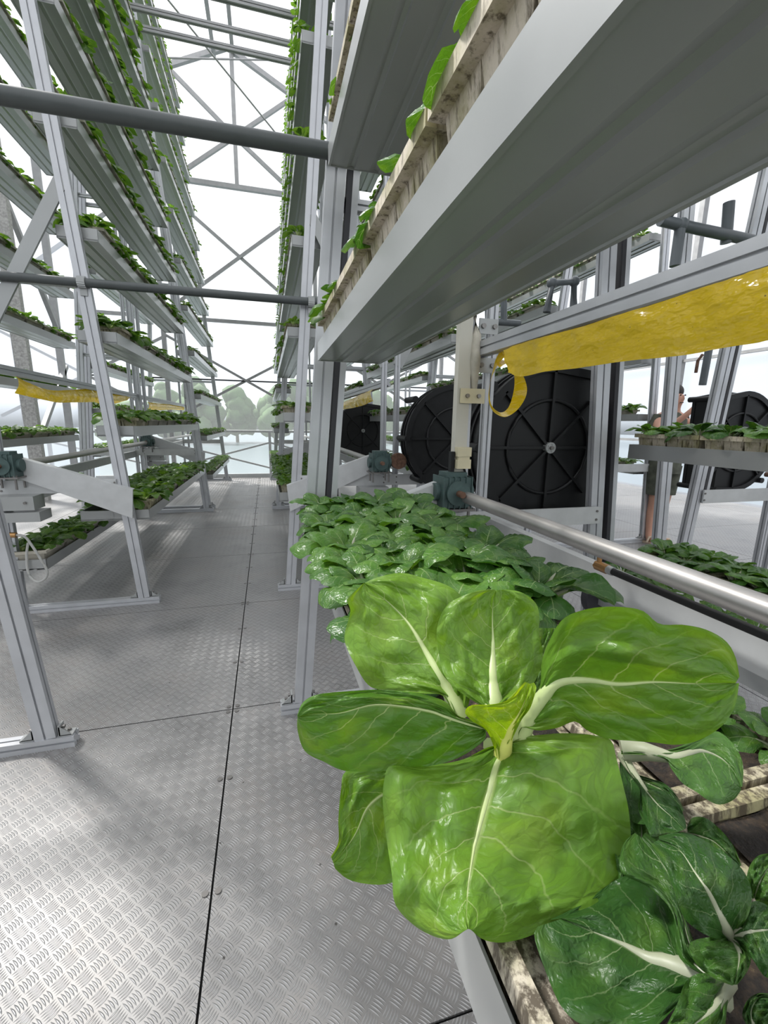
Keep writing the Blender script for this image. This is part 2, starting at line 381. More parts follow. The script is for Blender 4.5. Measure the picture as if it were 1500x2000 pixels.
def roofstrip(xa, xb, n):
    vs_, fs = [], []
    for i in range(n+1):
        x = xa+(xb-xa)*i/n
        for y in ym:
            zz = (roofz(x) if x <= EAVE_R else roofz(EAVE_R)+ (.30*min(x-EAVE_R, 3.1)-.30*max(0, x-EAVE_R-3.1)))
            vs_.append((x, min(y, YE), zz+.05+.04*noise.noise(Vector((x*1.3, y*.8, 0)))))
    m_ = len(ym)
    for i in range(n):
        for j in range(m_-1): fs.append((i*m_+j, i*m_+j+1, (i+1)*m_+j+1, (i+1)*m_+j))
    mb.add(vs_, fs, True)
roofstrip(EAVE_L, RIDX, 10); roofstrip(RIDX, EAVE_R, 10); roofstrip(EAVE_R, 9.3, 14)
o = mb.build('ceiling', MAT['roof']); o['kind'] = 'structure'

def bar(mb, p0, p1, w, h=None, up=(0, 1, 0)):
    h = h or w
    if abs((Vector(p1)-Vector(p0)).normalized().dot(Vector(up))) > .98: up = (0, 0, 1)
    mb.sweep([(-w/2, -h/2), (w/2, -h/2), (w/2, h/2), (-w/2, h/2)], p0, p1, up)
def ppx(x, y, dy=0): return at(x, y, Y=YE-.08-dy)
# far wall truss: fan, cross braces, girts  (trim_3 ..)
tr_n = 3
def trim(mb, mat='galv2'):
    global tr_n
    o = mb.build('trim_%d' % tr_n, MAT[mat]); o['kind'] = 'structure'; tr_n += 1; return o
yt = YE-.08
mb = MB()
bar(mb, (-.46, yt, 10.0), (-.47, yt, 7.15), .09)                                   # king post
bar(mb, (-1.89, yt, 9.38), (-1.88, yt, 8.3), .09)
bar(mb, (-1.90, yt, 9.40), (-.47, yt, 8.22), .08); bar(mb, (.96, yt, 9.3), (-.47, yt, 8.22), .08)
bar(mb, (-1.9, yt, 7.15), (-.47, yt, 8.22), .08); bar(mb, (.96, yt, 7.15), (-.47, yt, 8.22), .08)
for sx_, ex in ((-1, EAVE_L), (1, EAVE_R)): bar(mb, (RIDX, yt, RIDZ-.04), (ex, yt, roofz(ex)-.04), .10)
bar(mb, (EAVE_L, yt, 7.14), (EAVE_R, yt, 7.14), .10)
trim(mb)
mb = MB()
bar(mb, (EAVE_L, yt, 4.03), (9.2, yt, 4.03), .08)
for (z0, z1) in ((4.03, 7.14),):
    for k in range(-1, 3):
        x0 = -2.35+k*3.75
        if x0 > 5: continue
        bar(mb, (x0, yt, z0+.1), (x0+3.75, yt, z1-.1), .07); bar(mb, (x0, yt+.04, z1-.1), (x0+3.75, yt+.04, z0+.1), .07)
for k in range(-1, 3):
    x0 = -2.35+k*3.75
    bar(mb, (x0, yt, 3.6), (x0+3.75, yt, 1.55), .06); bar(mb, (x0, yt+.04, 1.55), (x0+3.75, yt+.04, 3.6), .06)
for x in (-2.4, 1.4, 5.1): bar(mb, (x, yt+.02, 0), (x, yt+.02, 7.1), .10)
trim(mb)
mb = MB(); bar(mb, (EAVE_L, yt, 2.565), (9.2, yt, 2.565), .035); trim(mb, 'slot')
mb = MB(); Yr = 12.35
mb.cyl((-4.1, Yr, 1.25), (9.2, Yr, 1.25), .035, 10); mb.box((2.5, Yr, .06), (13.4, .06, .09)); mb.box((2.5, Yr+.1, .02), (13.4, .3, .06))
for k in range(-1, 5):
    x0 = -2.52+k*2.6
    bar(mb, (x0, Yr, 0), (x0, Yr, 1.25), .07)
    bar(mb, (x0, Yr, .25), (x0+2.6, Yr, .95), .045); bar(mb, (x0, Yr+.03, .95), (x0+2.6, Yr+.03, .25), .045)
ra = trim(mb, 'white')
# purlins, ridge, rafters and tie beams of the roof
mb = MB()
for x in (RIDX+.12, RIDX-.3, -1.93, -3.2, .92, 2.2): bar(mb, (x, -3, roofz(x)-.06), (x, YE, roofz(x)-.06), .08)
for y in (9.0, 5.4, 1.8):
    for ex in (EAVE_L, EAVE_R): bar(mb, (RIDX, y, RIDZ-.12), (ex, y, roofz(ex)-.12), .09)
trim(mb)
mb = MB()
mb.cyl((-2.2, 10.6, 8.2), (.8, 11.9, 9.6), .018, 6); mb.cyl((-1.9, 9.5, 9.0), (1.3, 12.4, 7.6), .018, 6)
trim(mb)
# columns and braces in the left wall
mb = MB()
for y in (1.2, 4.9, 9.35): bar(mb, (EAVE_L+.1, y, 0), (EAVE_L+.1, y, roofz(EAVE_L)), .22, .12)
trim(mb, 'galv')
mb = MB()
for y in (2.9, 6.9, 10.9): bar(mb, (EAVE_L+.1, y, 0), (EAVE_L+.1, y, 8), .12, .08)
for z in (2.1, 1.2): bar(mb, (EAVE_L+.06, -2, z), (EAVE_L+.06, YE, z), .05)
for y in (4.9, 9.35):
    bar(mb, (EAVE_L+.12, y, 1.0), (EAVE_L+.12, y+1.7, 2.6), .08); bar(mb, (EAVE_L+.12, y-.1, 5.4), (EAVE_L+.12, y+1.6, 3.2), .08)
trim(mb)
mb = MB()
for y in (1.0, 4.6, 8.2, 11.8): bar(mb, (9.2, y, 0), (9.2, y, 8.2), .12)
for z in (1.2, 3.0, 5.0): bar(mb, (9.2, -3, z), (9.2, YE, z), .06)
trim(mb)

# ------------------------------------------------------------------ outdoors beyond the far film
mb = MB(); mb.box((0, 160, -3.6), (500, 290, .1))
m, t, p = nodes('lake_water'); p.inputs['Base Color'].default_value = (.13, .17, .19, 1); p.inputs['Roughness'].default_value = .35
o = mb.build('lake', m); tag(o, 'pale blue water beyond the far wall of plastic film', 'water', kind='stuff')
fol = simple('hazy_tree_foliage', (.07, .13, .05), .9, 0, .3, .5)
bark = simple('tree_bark', (.12, .09, .07), .9)
trees = [(-34, 112, 13, 'broad low tree at the left end of the shore row'), (-24, 118, 14, 'dense tree on the lake shore behind the left towers'), (-15, 108, 15, 'tall round tree on the shore just left of the aisle'), (-7, 114, 14, 'wide tree on the lake shore in the middle of the aisle view'), (2, 108, 14.5, 'rounded tree on the shore right of the aisle centre'), (9, 112, 17, 'tallest shore tree just left of the right towers'), (19, 110, 16.5, 'bushy tree seen between the right tower posts'), (30, 116, 15, 'broad tree seen behind the middle right tower'), (42, 112, 14, 'tree at the right end of the shore row')]
for (x, y, h, lab) in trees:
    r0 = random.Random(int(x*10)); T = thing('tree', lab, 'tree', (x, y, -3.5), 'trees on the far shore of the lake')
    mb = MB()
    for k in range(26):
        a = r0.random()*2*PI; rr = r0.random()*5.2; zz = h*(.22+.72*r0.random()*(1-rr/9)); s_ = 1.3+1.6*r0.random()
        c = Vector((rr*math.cos(a)*.72, rr*math.sin(a)*.7, zz)); bm = bmesh.new(); bmesh.ops.create_icosphere(bm, subdivisions=2, radius=s_)
        for v in bm.verts: v.co = v.co*(1+.35*noise.noise(v.co*.9+c))
        mb.add([v.co+c for v in bm.verts], [tuple(q.index for q in f.verts) for f in bm.faces], True); bm.free()
    mb.build('crown', fol, T); mb = MB(); mb.cyl((0, 0, 0), (0, 0, h*.5), .4, 8, .2); mb.build('trunk', bark, T)

# ------------------------------------------------------------------ extrusion profiles
def prof(w, h, nw=1, nh=1, s=.012, dp=.012):
    """rectangle w x h with nw slots on the w faces and nh on the h faces"""
    pts = []
    def side(L, n, P):
        for k in range(n):
            c = -L/2+L*(k+.5)/n
            pts.extend([P(c-s/2, 0), P(c-s/2, dp), P(c+s/2, dp), P(c+s/2, 0)])
    pts.append((-w/2, -h/2)); side(w, nw, lambda c, d: (c, -h/2+d))
    pts.append((w/2, -h/2)); side(h, nh, lambda c, d: (w/2-d, c))
    pts.append((w/2, h/2)); side(w, nw, lambda c, d: (-c, h/2-d))
    pts.append((-w/2, h/2)); side(h, nh, lambda c, d: (-w/2+d, -c))
    return pts
P_LEG = prof(.085, .05, 1, 1, .009, .012)
P_POST = prof(.045, .045, 1, 1, .009, .010)
P_BEAM = prof(.055, .066, 1, 1, .009, .010)
P_BASE = prof(.06, .055, 1, 1, .010, .012)
LEAN = .078

def leg_bar(x0, y, z0, z1, lean, prof_=P_LEG):
    mb = MB(); mb.sweep(prof_, (x0+lean*z0, y, z0), (x0+lean*z1, y, z1), (0, 1, 0)); return mb

def frame(T, foot, s, y, H, near=True, chain=False, brace=False):
    """one A-shaped end frame; s=+1 tower on the right of the aisle, -1 on the left"""
    X = lambda q: foot+s*q
    a = 'alu'
    leg_bar(X(0), y, .055, H, s*LEAN).build('leg', MAT[a], T)
    leg_bar(X(1.8), y, .055, H, -s*LEAN).build('leg', MAT[a], T)
    for q in (.86, .98):
        mb = MB(); mb.sweep(P_POST, (X(q), y, .055), (X(q), y, H), (0, 1, 0)); mb.build('center_post', MAT[a], T)
    mb = MB(); mb.sweep(P_BASE, (X(-.11), y, .0275), (X(1.91), y, .0275)); mb.build('base_beam', MAT[a], T)
    mb = MB(); mb.box((X(.92), y-.04, 1.0), (1.62, .012, .10)); o = mb.build('cross_beam', MAT['white'], T)
    b2 = MB()
    for q in (.12, .86, .98, 1.7):
        for dz in (-.025, .025): b2.cyl((X(q), y-.052, 1.0+dz), (X(q), y-.045, 1.0+dz), .007, 8)
    b2.build('bolt', MAT['bolt'], o)
    for z in (2.45, 4.6, 6.8):
        mb = MB(); hw = .9-LEAN*z; mb.sweep(P_POST, (X(.9-hw), y+.045, z), (X(.9+hw), y+.045, z)); mb.build('tie_bar', MAT[a], T)
    for q, lean in ((0, s*LEAN), (1.8, -s*LEAN)):
        for e in (-1, 1):
            mb = MB(); bb = MB()
            xx = X(q)+e*.058
            mb.box((xx+e*.02, y, .06), (.055, .046, .008)); mb.box((xx-e*.006, y, .085), (.008, .046, .05))
            mb.add([(xx-e*.008, y-.023, .06), (xx+e*.045, y-.023, .06), (xx-e*.008, y-.023, .11), (xx-e*.008, y-.018, .06), (xx+e*.045, y-.018, .06), (xx-e*.008, y-.018, .11)], [(0, 1, 2), (3, 5, 4), (0, 3, 4, 1), (1, 4, 5, 2), (0, 2, 5, 3)])
            for yy in (-.012, .012): bb.cyl((xx+e*.022, y+yy, .064), (xx+e*.022, y+yy, .072), .009, 6)
            bb.cyl((xx-e*.002, y, .095), (xx+e*.012, y, .095), .008, 6)
            br = mb.build('foot_bracket', MAT['alu2'], T); bb.build('bolts', MAT['bolt'], br)
    if chain:
        for q, lean, off in ((0, s*LEAN, .062*s), (1.8, -s*LEAN, .09*s)):
            mb = leg_bar(X(q)+off+.0, y, (.95 if q == 0 else .2), H, lean, [(-.012, -.024), (.012, -.024), (.012, .024), (-.012, .024)])
            mb.build('chain_slot', MAT['slot'], T)
            mb = leg_bar(X(q)+off+s*.026, y, (.95 if q == 0 else .2), H, lean, [(-.014, -.025), (.014, -.025), (.014, .025), (-.014, .025)])
            mb.build('chain_rail', MAT[a], T)
    if brace:
        mb = MB(); bar(mb, (X(LEAN*3.1), y-.01, 3.1), (X(.86), y-.01, 2.0), .085, .02, (0, 1, 0)); mb.build('diagonal_brace', MAT['alu2'], T)
        mb = MB(); bar(mb, (X(1.8-LEAN*3.1), y-.01, 3.1), (X(.98), y-.01, 2.0), .085, .02, (0, 1, 0)); mb.build('diagonal_brace', MAT['alu2'], T)

def drive(T, foot, s, yf, sy, qa=0.):
    """sloping guard plate, bracket, cogged belt and idler wheel; sy = side of the frame it sits on"""
    X = lambda q: foot+s*q
    y0 = yf+sy*.055; y1 = yf+sy*.075
    mb = MB()
    quad = [(X(.014+qa), .742+qa*.46), (X(.80), 1.10), (X(.80), 1.25), (X(-.007+qa), .968+qa*.35)]
    A = [(x, y0, z) for x, z in quad]; B = [(x, y1, z) for x, z in quad]
    mb.add(A+B, [(0, 1, 2, 3), (7, 6, 5, 4), (0, 4, 5, 1), (1, 5, 6, 2), (2, 6, 7, 3), (3, 7, 4, 0)])
    # returned bottom and top lips
    for (i, j) in ((3, 2), (0, 1)):
        bar(mb, (quad[i][0], yf+sy*.04, quad[i][1]), (quad[j][0], yf+sy*.04, quad[j][1]), .05, .004, (0, 0, 1))
    mb.build('guard_plate', MAT['white'], T)
    mb = MB()
    for k in range(34):
        f = k/33; x = X(.06+.72*f); z = .93+.24*f
        mb.box((x, yf-sy*.035, z), (.016, .03, .02))
    bar(mb, (X(.05), yf-sy*.035, .94), (X(.80), yf-sy*.035, 1.19), .03, .012, (0, 0, 1))
    mb.build('cogged_belt', MAT['rubber'], T)
    mb = MB(); mb.cyl((X(.11), yf-sy*.11, .90+.02), (X(.11), yf-sy*.03, .92), .032, 18); w = mb.build('idler_wheel', MAT['slot'], T)
    mb = MB(); mb.cyl((X(.11), yf-sy*.115, .92), (X(.11), yf-sy*.10, .92), .014, 12); mb.build('axle', MAT['bolt'], w)
    mb = MB(); mb.box((X(.74), yf+sy*.10, .90), (.26, .16, .10)); mb.box((X(.74), yf+sy*.10, .80), (.32, .18, .07)); b = mb.build('motor_bracket', MAT['alu2'], T)
    mb = MB()
    for q in (.66, .82): mb.cyl((X(q), yf+sy*.185, .905), (X(q), yf+sy*.195, .905), .010, 8)
    mb.build('bolt', MAT['bolt'], b)

def gearbox(x, y, z, s, label, wheel=True):
    T = thing('gearbox', label, 'gearbox', (x, y, z), 'green gearboxes of the towers')
    mb = MB(); mb.box((0, 0, .11), (.15, .13, .15)); mb.box((0, 0, .195), (.11, .10, .03)); mb.cyl((0, -.085, .11), (0, .085, .11), .062, 24)
    for k in range(6): mb.box((-.075+.03*k, 0, .11), (.006, .145, .16))
    mb.cyl((-.10, 0, .11), (.10, 0, .11), .045, 18); mb.build('housing', MAT['motor'], T)
    mb = MB(); mb.cyl((0, -.13, .11), (0, .12, .11), .016, 14); mb.build('shaft', MAT['rust'], T)
    mb = MB(); mb.box((0, 0, .025), (.19, .16, .012))
    for sx_ in (-1, 1):
        for sy_ in (-1, 1):
            mb.cyl((sx_*.07, sy_*.055, -.06), (sx_*.07, sy_*.055, .045), .008, 8); mb.cyl((sx_*.07, sy_*.055, .03), (sx_*.07, sy_*.055, .042), .015, 6)
    mb.build('mounting_bolts', MAT['bolt'], T)
    if wheel:
        mb = MB(); mb.cyl((s*.17, -.03, .12), (s*.17, .02, .12), .07, 28); mb.cyl((s*.17, -.04, .12), (s*.17, -.03, .12), .02, 12); mb.cyl((s*.10, 0, .12), (s*.17, 0, .12), .02, 10)
        mb.build('drive_wheel', MAT['rust'], T)
    return T

def housing(cx, y, s, label, R=.455, depth=.14, box=1.0):
    """black round-and-square wheel housing: circle on the aisle side, square on the other"""
    T = thing('wheel_housing', label, 'wheel housing', (cx, y, 1.378), 'black wheel housings between the towers')
    out = []
    for k in range(25):
        a = PI/2+PI*k/24; out.append((s*R*math.cos(a), R*math.sin(a)))
    out += [(s*.36*box, -R*.98), (s*.40*box, R*.90)]
    def slab(sc, ya, yb):
        mb = MB(); n = len(out)
        A = [(x*sc, ya, z*sc) for x, z in out]; B = [(x*sc, yb, z*sc) for x, z in out]
        mb.add(A, [tuple(range(n))]); mb.add(B, [tuple(range(n))]); mb.add(A+B, [(i, (i+1) % n, n+(i+1) % n, n+i) for i in range(n)]); return mb
    body = slab(1.0, .0, depth); body.v += []; body.build('casing', MAT['black'], T)
    mb = MB(); n = len(out)
    for (ya, yb, sc0, sc1) in ((-.022, .006, .93, 1.03), (depth-.02, depth+.01, .93, 1.03), (depth*.45, depth*.55, .97, 1.025)):
        A = [(x*sc1, ya, z*sc1) for x, z in out]; B = [(x*sc1, yb, z*sc1) for x, z in out]; Ci = [(x*sc0, ya, z*sc0) for x, z in out]; Di = [(x*sc0, yb, z*sc0) for x, z in out]
        mb.add(A+B+Ci+Di, [(i, (i+1) % n, n+(i+1) % n, n+i) for i in range(n)]+[(i, (i+1) % n, 2*n+(i+1) % n, 2*n+i) for i in range(n)]+[(2*n+i, 2*n+(i+1) % n, 3*n+(i+1) % n, 3*n+i) for i in range(n)])
    mb.build('rim', MAT['black'], T)
    mb = MB()
    for k in range(8):
        a = PI*k/4; r = R*.95 if (s*math.cos(a)) < .3 else R*.84
        bar(mb, (.03*math.cos(a), -.011, .03*math.sin(a)), (r*math.cos(a), -.011, r*math.sin(a)), .016, .022)
    rr = [(.27*math.cos(2*PI*k/40), -.008, .27*math.sin(2*PI*k/40)) for k in range(41)]
    mb.tube(rr, .011, 6); mb.build('rib', MAT['black'], T)
    mb = MB(); mb.cyl((0, -.035, 0), (0, 0, 0), .032, 24)
    for k in range(5): mb.cyl((.022*math.cos(k*1.257), -.04, .022*math.sin(k*1.257)), (.022*math.cos(k*1.257), -.03, .022*math.sin(k*1.257)), .004, 6)
    h = mb.build('hub', MAT['alu2'], T); mb = MB(); mb.cyl((0, -.05, 0), (0, -.03, 0), .011, 12); mb.build('bolt', MAT['bolt'], h)
    for (x, z) in ((-s*.40*R/.455, .33), (-s*R*1.02, 0), (s*.40*box, .40), (s*.36*box, -.44), (-s*.33, -.36)):
        mb = MB(); mb.cyl((x, -.05, z), (x, depth+.05, z), .026, 16); mb.build('spacer_peg', MAT['black'], T)
    return T

# ------------------------------------------------------------------ tray channels
TW = .26
def channel_mesh(w, L, name='tray_channel', h=.083):
    # folded sheet: two fascias, flanges and two soft ridges pressed into the underside
    top = [(-w/2, h), (-w/2, 0), (-w/2+.009, 0), (-w/2+.010, .004), (-w*.24, .003), (-w*.17, .011), (-w*.125, .009), (-w*.12, .001),
           (w*.10, .004), (w*.18, .011), (w*.235, .009), (w*.24, .001), (w/2-.010, .004), (w/2-.009, 0), (w/2, 0), (w/2, h)]
    inner = [(w/2-.003, h), (w/2-.003, .014), (-w/2+.003, .014), (-w/2+.003, h)]
    mb = MB(); mb.sweep(top+inner, (0, 0, 0), (0, L, 0), (0, 0, 1)); return mb.mesh(name, MAT['alu2'])
# note: sweep 'side' for a bar along +Y with up=Z points to +X
def endcap_mesh(w, h=.083):
    mb = MB(); mb.box((0, .002, h/2), (w, .004, h)); mb.box((0, .012, h-.003), (w, .022, .004))
    return mb.mesh('end_cap', MAT['alu2'])

SL, SWD = .405, .235                       # foam seed tray
def seedtray_mesh(simple_=False):
    mb = MB(); L = SL-.008; w = .266; pw = SWD; zt = .135; zb = .015
    rw, rh = .012, .022
    # rim slab with soil recess
    def ring(wx, wy, z): return [(-wx/2, -wy/2, z), (wx/2, -wy/2, z), (wx/2, wy/2, z), (-wx/2, wy/2, z)]
    lv = [ring(w, L, zt-rh), ring(w, L, zt), ring(w-.03, L-.03, zt), ring(w-.034, L-.034, zt-.012)]
    vs_ = [p for q in lv for p in q]; fs = []
    for a in range(3):
        for i in range(4): fs.append((a*4+i, a*4+(i+1) % 4, a*4+4+(i+1) % 4, a*4+4+i))
    fs.append((3, 2, 1, 0)); mb.add(vs_, fs)
    nx, ny = (1, 1) if simple_ else (2, 4)
    for i in range(nx):
        for j in range(ny):
            cw = (pw-.006)/nx; cl = (L-.02)/ny; cx = -pw/2+.003+cw*(i+.5); cyy = -L/2+.01+cl*(j+.5)
            t = [(cx+sx_*cw*.49, cyy+sy_*cl*.49, zt-rh) for sx_, sy_ in ((-1, -1), (1, -1), (1, 1), (-1, 1))]
            b = [(cx+sx_*cw*.38, cyy+sy_*cl*.38, zb) for sx_, sy_ in ((-1, -1), (1, -1), (1, 1), (-1, 1))]
            mb.add(t+b, [(0, 1, 5, 4), (1, 2, 6, 5), (2, 3, 7, 6), (3, 0, 4, 7), (4, 5, 6, 7)])
    return mb.mesh('seed_tray', MAT['foam'] if not simple_ else MAT['foam2'])
def soil_mesh():
    mb = MB(); L, w = SL-.045, SWD-.038; n, m_ = 8, 16; vs_ = []; fs = []
    for i in range(n+1):
        for j in range(m_+1):
            x = -w/2+w*i/n; y = -L/2+L*j/m_; vs_.append((x, y, .125+.007*noise.noise(Vector((x*60, y*60, 3)))))
    for i in range(n):
        for j in range(m_): fs.append((i*(m_+1)+j, (i+1)*(m_+1)+j, (i+1)*(m_+1)+j+1, i*(m_+1)+j+1))
    mb.add(vs_, fs, True); return mb.mesh('soil', MAT['soil'])
ST_MESH, ST_FAR, SOIL = seedtray_mesh(), seedtray_mesh(True), soil_mesh()
CAP = endcap_mesh(TW); CH_CACHE = {}

# ------------------------------------------------------------------ bok choy plants
def leaf_geo(mb, r, L, Wd, az, e0, curl, nu, nv_, pf=.34, ruffle=.0, stalk_mb=None, base=(0, 0, 0)):
    """one spoon-shaped leaf: narrow pale stalk, then a wide cupped blade arching outwards"""
    ca, sa = math.cos(az), math.sin(az); pts = []; ang = e0; x = .006; z = 0.; ds = L/nv_
    spine = [(x, z, ang)]
    for k in range(nv_):
        f = (k+1)/nv_; ang -= curl*ds/L*(.35 if f < pf else 1.35)
        x += math.cos(ang)*ds; z += math.sin(ang)*ds; spine.append((x, z, ang))
    ph = r.random()*6; vs_ = []; uv = []
    cup = (.20+.18*r.random())*(1 if r.random() < .85 else -1)
    for k, (sx_, sz, an) in enumerate(spine):
        f = k/nv_
        if f < pf: w = Wd*(.10+.05*f/pf)
        else:
            g_ = (f-pf)/(1-pf); w = Wd*(.15+.35*math.sin(PI/2*min(1, g_/.5))**1.2 if g_ < .5 else .5*math.sqrt(max(.02, 1-((g_-.5)/.505)**2.6)))
        for j in range(nu+1):
            q = -1+2*j/nu
            off = -cup*w*q*q+ruffle*w*math.sin(f*17+ph+2*q)*abs(q)**2.5+ruffle*.5*w*math.sin((f-.3*abs(q))*44)*min(1, 3*abs(q))*(1-abs(q)**3)*(1 if f > pf else 0)
            lx = sx_-math.sin(an)*off; lz = sz+math.cos(an)*off; ly = q*w*(1-.12*q*q)
            vs_.append((base[0]+lx*ca-ly*sa, base[1]+lx*sa+ly*ca, base[2]+lz)); uv.append((.5+.5*q, f))
    fs = [(k*(nu+1)+j, k*(nu+1)+j+1, (k+1)*(nu+1)+j+1, (k+1)*(nu+1)+j) for k in range(nv_) for j in range(nu)]
    mb.add(vs_, fs, True, uv)
    if stalk_mb is not None:
        nst = max(3, int(nv_*.5)); P = []
        for k in range(nst):
            sx_, sz, an = spine[k]; P.append((base[0]+sx_*ca+.0, base[1]+sx_*sa, base[2]+sz-.002))
        stalk_mb.tube(P, [Wd*.11*(1-.8*k/(nst-1))+.0006 for k in range(nst)], 6)
def plant_meshes(seed, size, nl, nu, nv_, mat, ruffle=.1, stalk=True, spread=1.0):
    r = random.Random(seed); mb = MB(); sb = MB()
    for k in range(nl):
        f = k/(nl-1); az = k*2.399+r.uniform(-.3, .3)
        e0 = math.radians(46+34*f+r.uniform(-9, 9))/spread**.3; L = size*(1.0-.42*f)*r.uniform(.88, 1.12)
        leaf_geo(mb, r, L, L*r.uniform(.58, .72), az, e0, 1.75-.5*f+r.uniform(-.25, .25), nu, nv_, .34, ruffle, sb if stalk else None)
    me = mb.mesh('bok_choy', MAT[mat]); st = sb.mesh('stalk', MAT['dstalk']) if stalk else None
    return me, st
BIG = [plant_meshes(10+i, .19, 13, 8, 16, 'rleaf', .085) for i in range(5)]
MED = [plant_meshes(30+i, .165, 11, 6, 10, 'rleaf', .08) for i in range(5)]
FAR = [plant_meshes(50+i, .165, 11, 2, 6, 'far', .06, False) for i in range(5)]
LOW = [plant_meshes(70+i, .165, 9, 2, 5, 'far', .0, False) for i in range(4)]

ST_BENCH = ST_MESH.copy(); ST_BENCH.materials.clear(); ST_BENCH.materials.append(MAT['foam_soiled'])
cand = []      # places for plants
seeds = []     # places for foam seed trays
ORD = ['first', 'second', 'third', 'fourth', 'fifth', 'sixth', 'seventh', 'eighth', 'ninth', 'tenth', 'eleventh', 'twelfth', 'thirteenth', 'fourteenth', 'fifteenth', 'sixteenth', 'seventeenth', 'eighteenth', 'nineteenth', 'twentieth', 'twenty-first', 'twenty-second', 'twenty-third', 'twenty-fourth', 'twenty-fifth', 'twenty-sixth', 'twenty-seventh', 'twenty-eighth']
def tray(xc, z, y0, y1, where, plants=1.0, size=1.0, w=TW, sink=0., h=.083):
    """one tray channel hung on the tower, with places for its foam seed trays and plants"""
    L = round(y1-y0, 3); kk = (L, w, h)
    if kk not in CH_CACHE: CH_CACHE[kk] = channel_mesh(w, L, h=h)
    o = put('tray_channel', CH_CACHE[kk], None, (xc, y0, z))
    tag(o, 'grey sheet-metal channel, '+where, 'tray channel', 'tray channels on the towers')
    for yy, rz in ((0, 0), (L, PI)):
        c = put('end_cap', CAP, o, (0, yy, 0)); c.rotation_euler = (0, 0, rz); c.scale = (w/TW, 1, h/.083)
    for k in range(int(L/SL)):
        seeds.append((Vector((xc, y1-.03-SL*(k+.5), z+.012-sink)), where, k, w/TW))
    for row in (-1, 1):
        for k in range(int(L/.14)):
            if rnd.random() > plants: continue
            yy = y1-.09-.14*k+rnd.uniform(-.02, .02)+(.05 if row > 0 else 0)
            if yy < y0+.05: continue
            cand.append((Vector((xc+row*.062+rnd.uniform(-.012, .012), yy, z+.132)), size*rnd.uniform(.82, 1.2), where, row, k))
    return o

# ------------------------------------------------------------------ towers
HT = 9.0
def tower(name_label, foot, s, y0, y1, f0=True, f1=True, chain0=False, chain1=False, brace=False, H=HT):
    T = thing('growing_tower', name_label, 'growing tower', (foot+s*.9, (y0+y1)/2, 0), 'A-shaped growing towers')
    class P_: pass
    inv = Vector((foot+s*.9, (y0+y1)/2, 0))
    before = set(D.objects)
    if f0: frame(T, foot, s, y0, H, True, chain0, brace)
    if f1: frame(T, foot, s, y1, H, False, chain1, False)
    X = lambda q: foot+s*q
    for z in (1.862, 5.0, 8.0):
        mb = MB(); mb.sweep(P_BEAM, (X(.90), y0+.02, z), (X(.90), y1-.02, z)); mb.build('long_beam', MAT['alu'], T)
    for q, z in ((1.0, .975),):
        mb = MB(); mb.box((X(q), (y0+y1)/2, z), (.04, y1-y0-.06, .095)); mb.build('side_rail', MAT['white'], T)
    mb = MB(); mb.cyl((X(.815), y0+.1, 1.15), (X(.815), y1-.05, 1.15), .029, 24); rl = mb.build('roller_tube', MAT['steel'], T)
    mb = MB(); mb.cyl((X(.815), y0-.02, 1.15), (X(.815), y0+.12, 1.15), .019, 14); mb.cyl((X(.815), y1-.1, 1.15), (X(.815), y1+.03, 1.15), .019, 14); mb.build('axle', MAT['rust'], rl)
    for o in set(D.objects)-before:
        if o.parent == T: o.location = o.location-inv
    return T, X

def tiers(foot, s, far, y0, y1, zs, text, **kw):
    for i, z in enumerate(zs):
        x = foot+s*(1.8-LEAN*z if far else LEAN*z)
        tray(x, z, y0, y1, ORD[i]+' tier, '+text, **kw)

RF, LF = .128, -1.03
# right row
T, X = tower('aluminium growing tower at the right of the aisle, nearest the camera', RF, 1, -1.9, 2.08, chain1=True)
drive(T, RF, 1, 2.08, -1, .22)
T2, X2 = tower('aluminium growing tower at the right of the aisle, second from the camera', RF+.03, 1, 3.82, 7.72, brace=True)
drive(T2, RF+.03, 1, 3.82, -1)
T3, X3 = tower('aluminium growing tower at the right of the aisle, farthest by the end wall', RF+.03, 1, 7.98, 11.75)
drive(T3, RF+.03, 1, 7.98, -1)
# left row
U1, _ = tower('aluminium growing tower at the left edge, its leg foot nearest the camera', LF, -1, -1.9, 2.09)
U2, _ = tower('aluminium growing tower at the left of the aisle, second from the camera', LF, -1, 3.78, 7.70, brace=True)
drive(U2, LF, -1, 3.78, -1)
U3, _ = tower('aluminium growing tower at the left of the aisle, farthest by the end wall', LF, -1, 7.98, 11.80)
drive(U3, LF, -1, 7.98, -1)
for Tt, ft, s_, yf, org in ((T, RF, 1, 2.08, (RF+.9, .09)), (T2, RF+.03, 1, 3.82, (RF+.93, 5.77)), (T3, RF+.03, 1, 7.98, (RF+.93, 9.865)), (U2, LF, -1, 3.78, (LF-.9, 5.74)), (U3, LF, -1, 7.98, (LF-.9, 9.89))):
    for o in Tt.children:
        if o.name.split('.')[0] in ('guard_plate', 'cogged_belt', 'idler_wheel', 'motor_bracket'):
            o.location = (-org[0], -org[1], 0)
# second row on the right
V1, _ = tower('aluminium growing tower right of the black wheel housings, nearest the camera', 3.04, 1, -1.4, 2.5, chain1=True)
V2, _ = tower('aluminium growing tower in the second row, behind the standing person', 3.04, 1, 4.5, 8.3)
V3, _ = tower('aluminium growing tower in the second row, farthest by the end wall', 3.04, 1, 8.5, 12.2)

z7 = lambda a, n=11: [round(a+.69*i, 3) for i in range(n) if a+.69*i < 8.6]
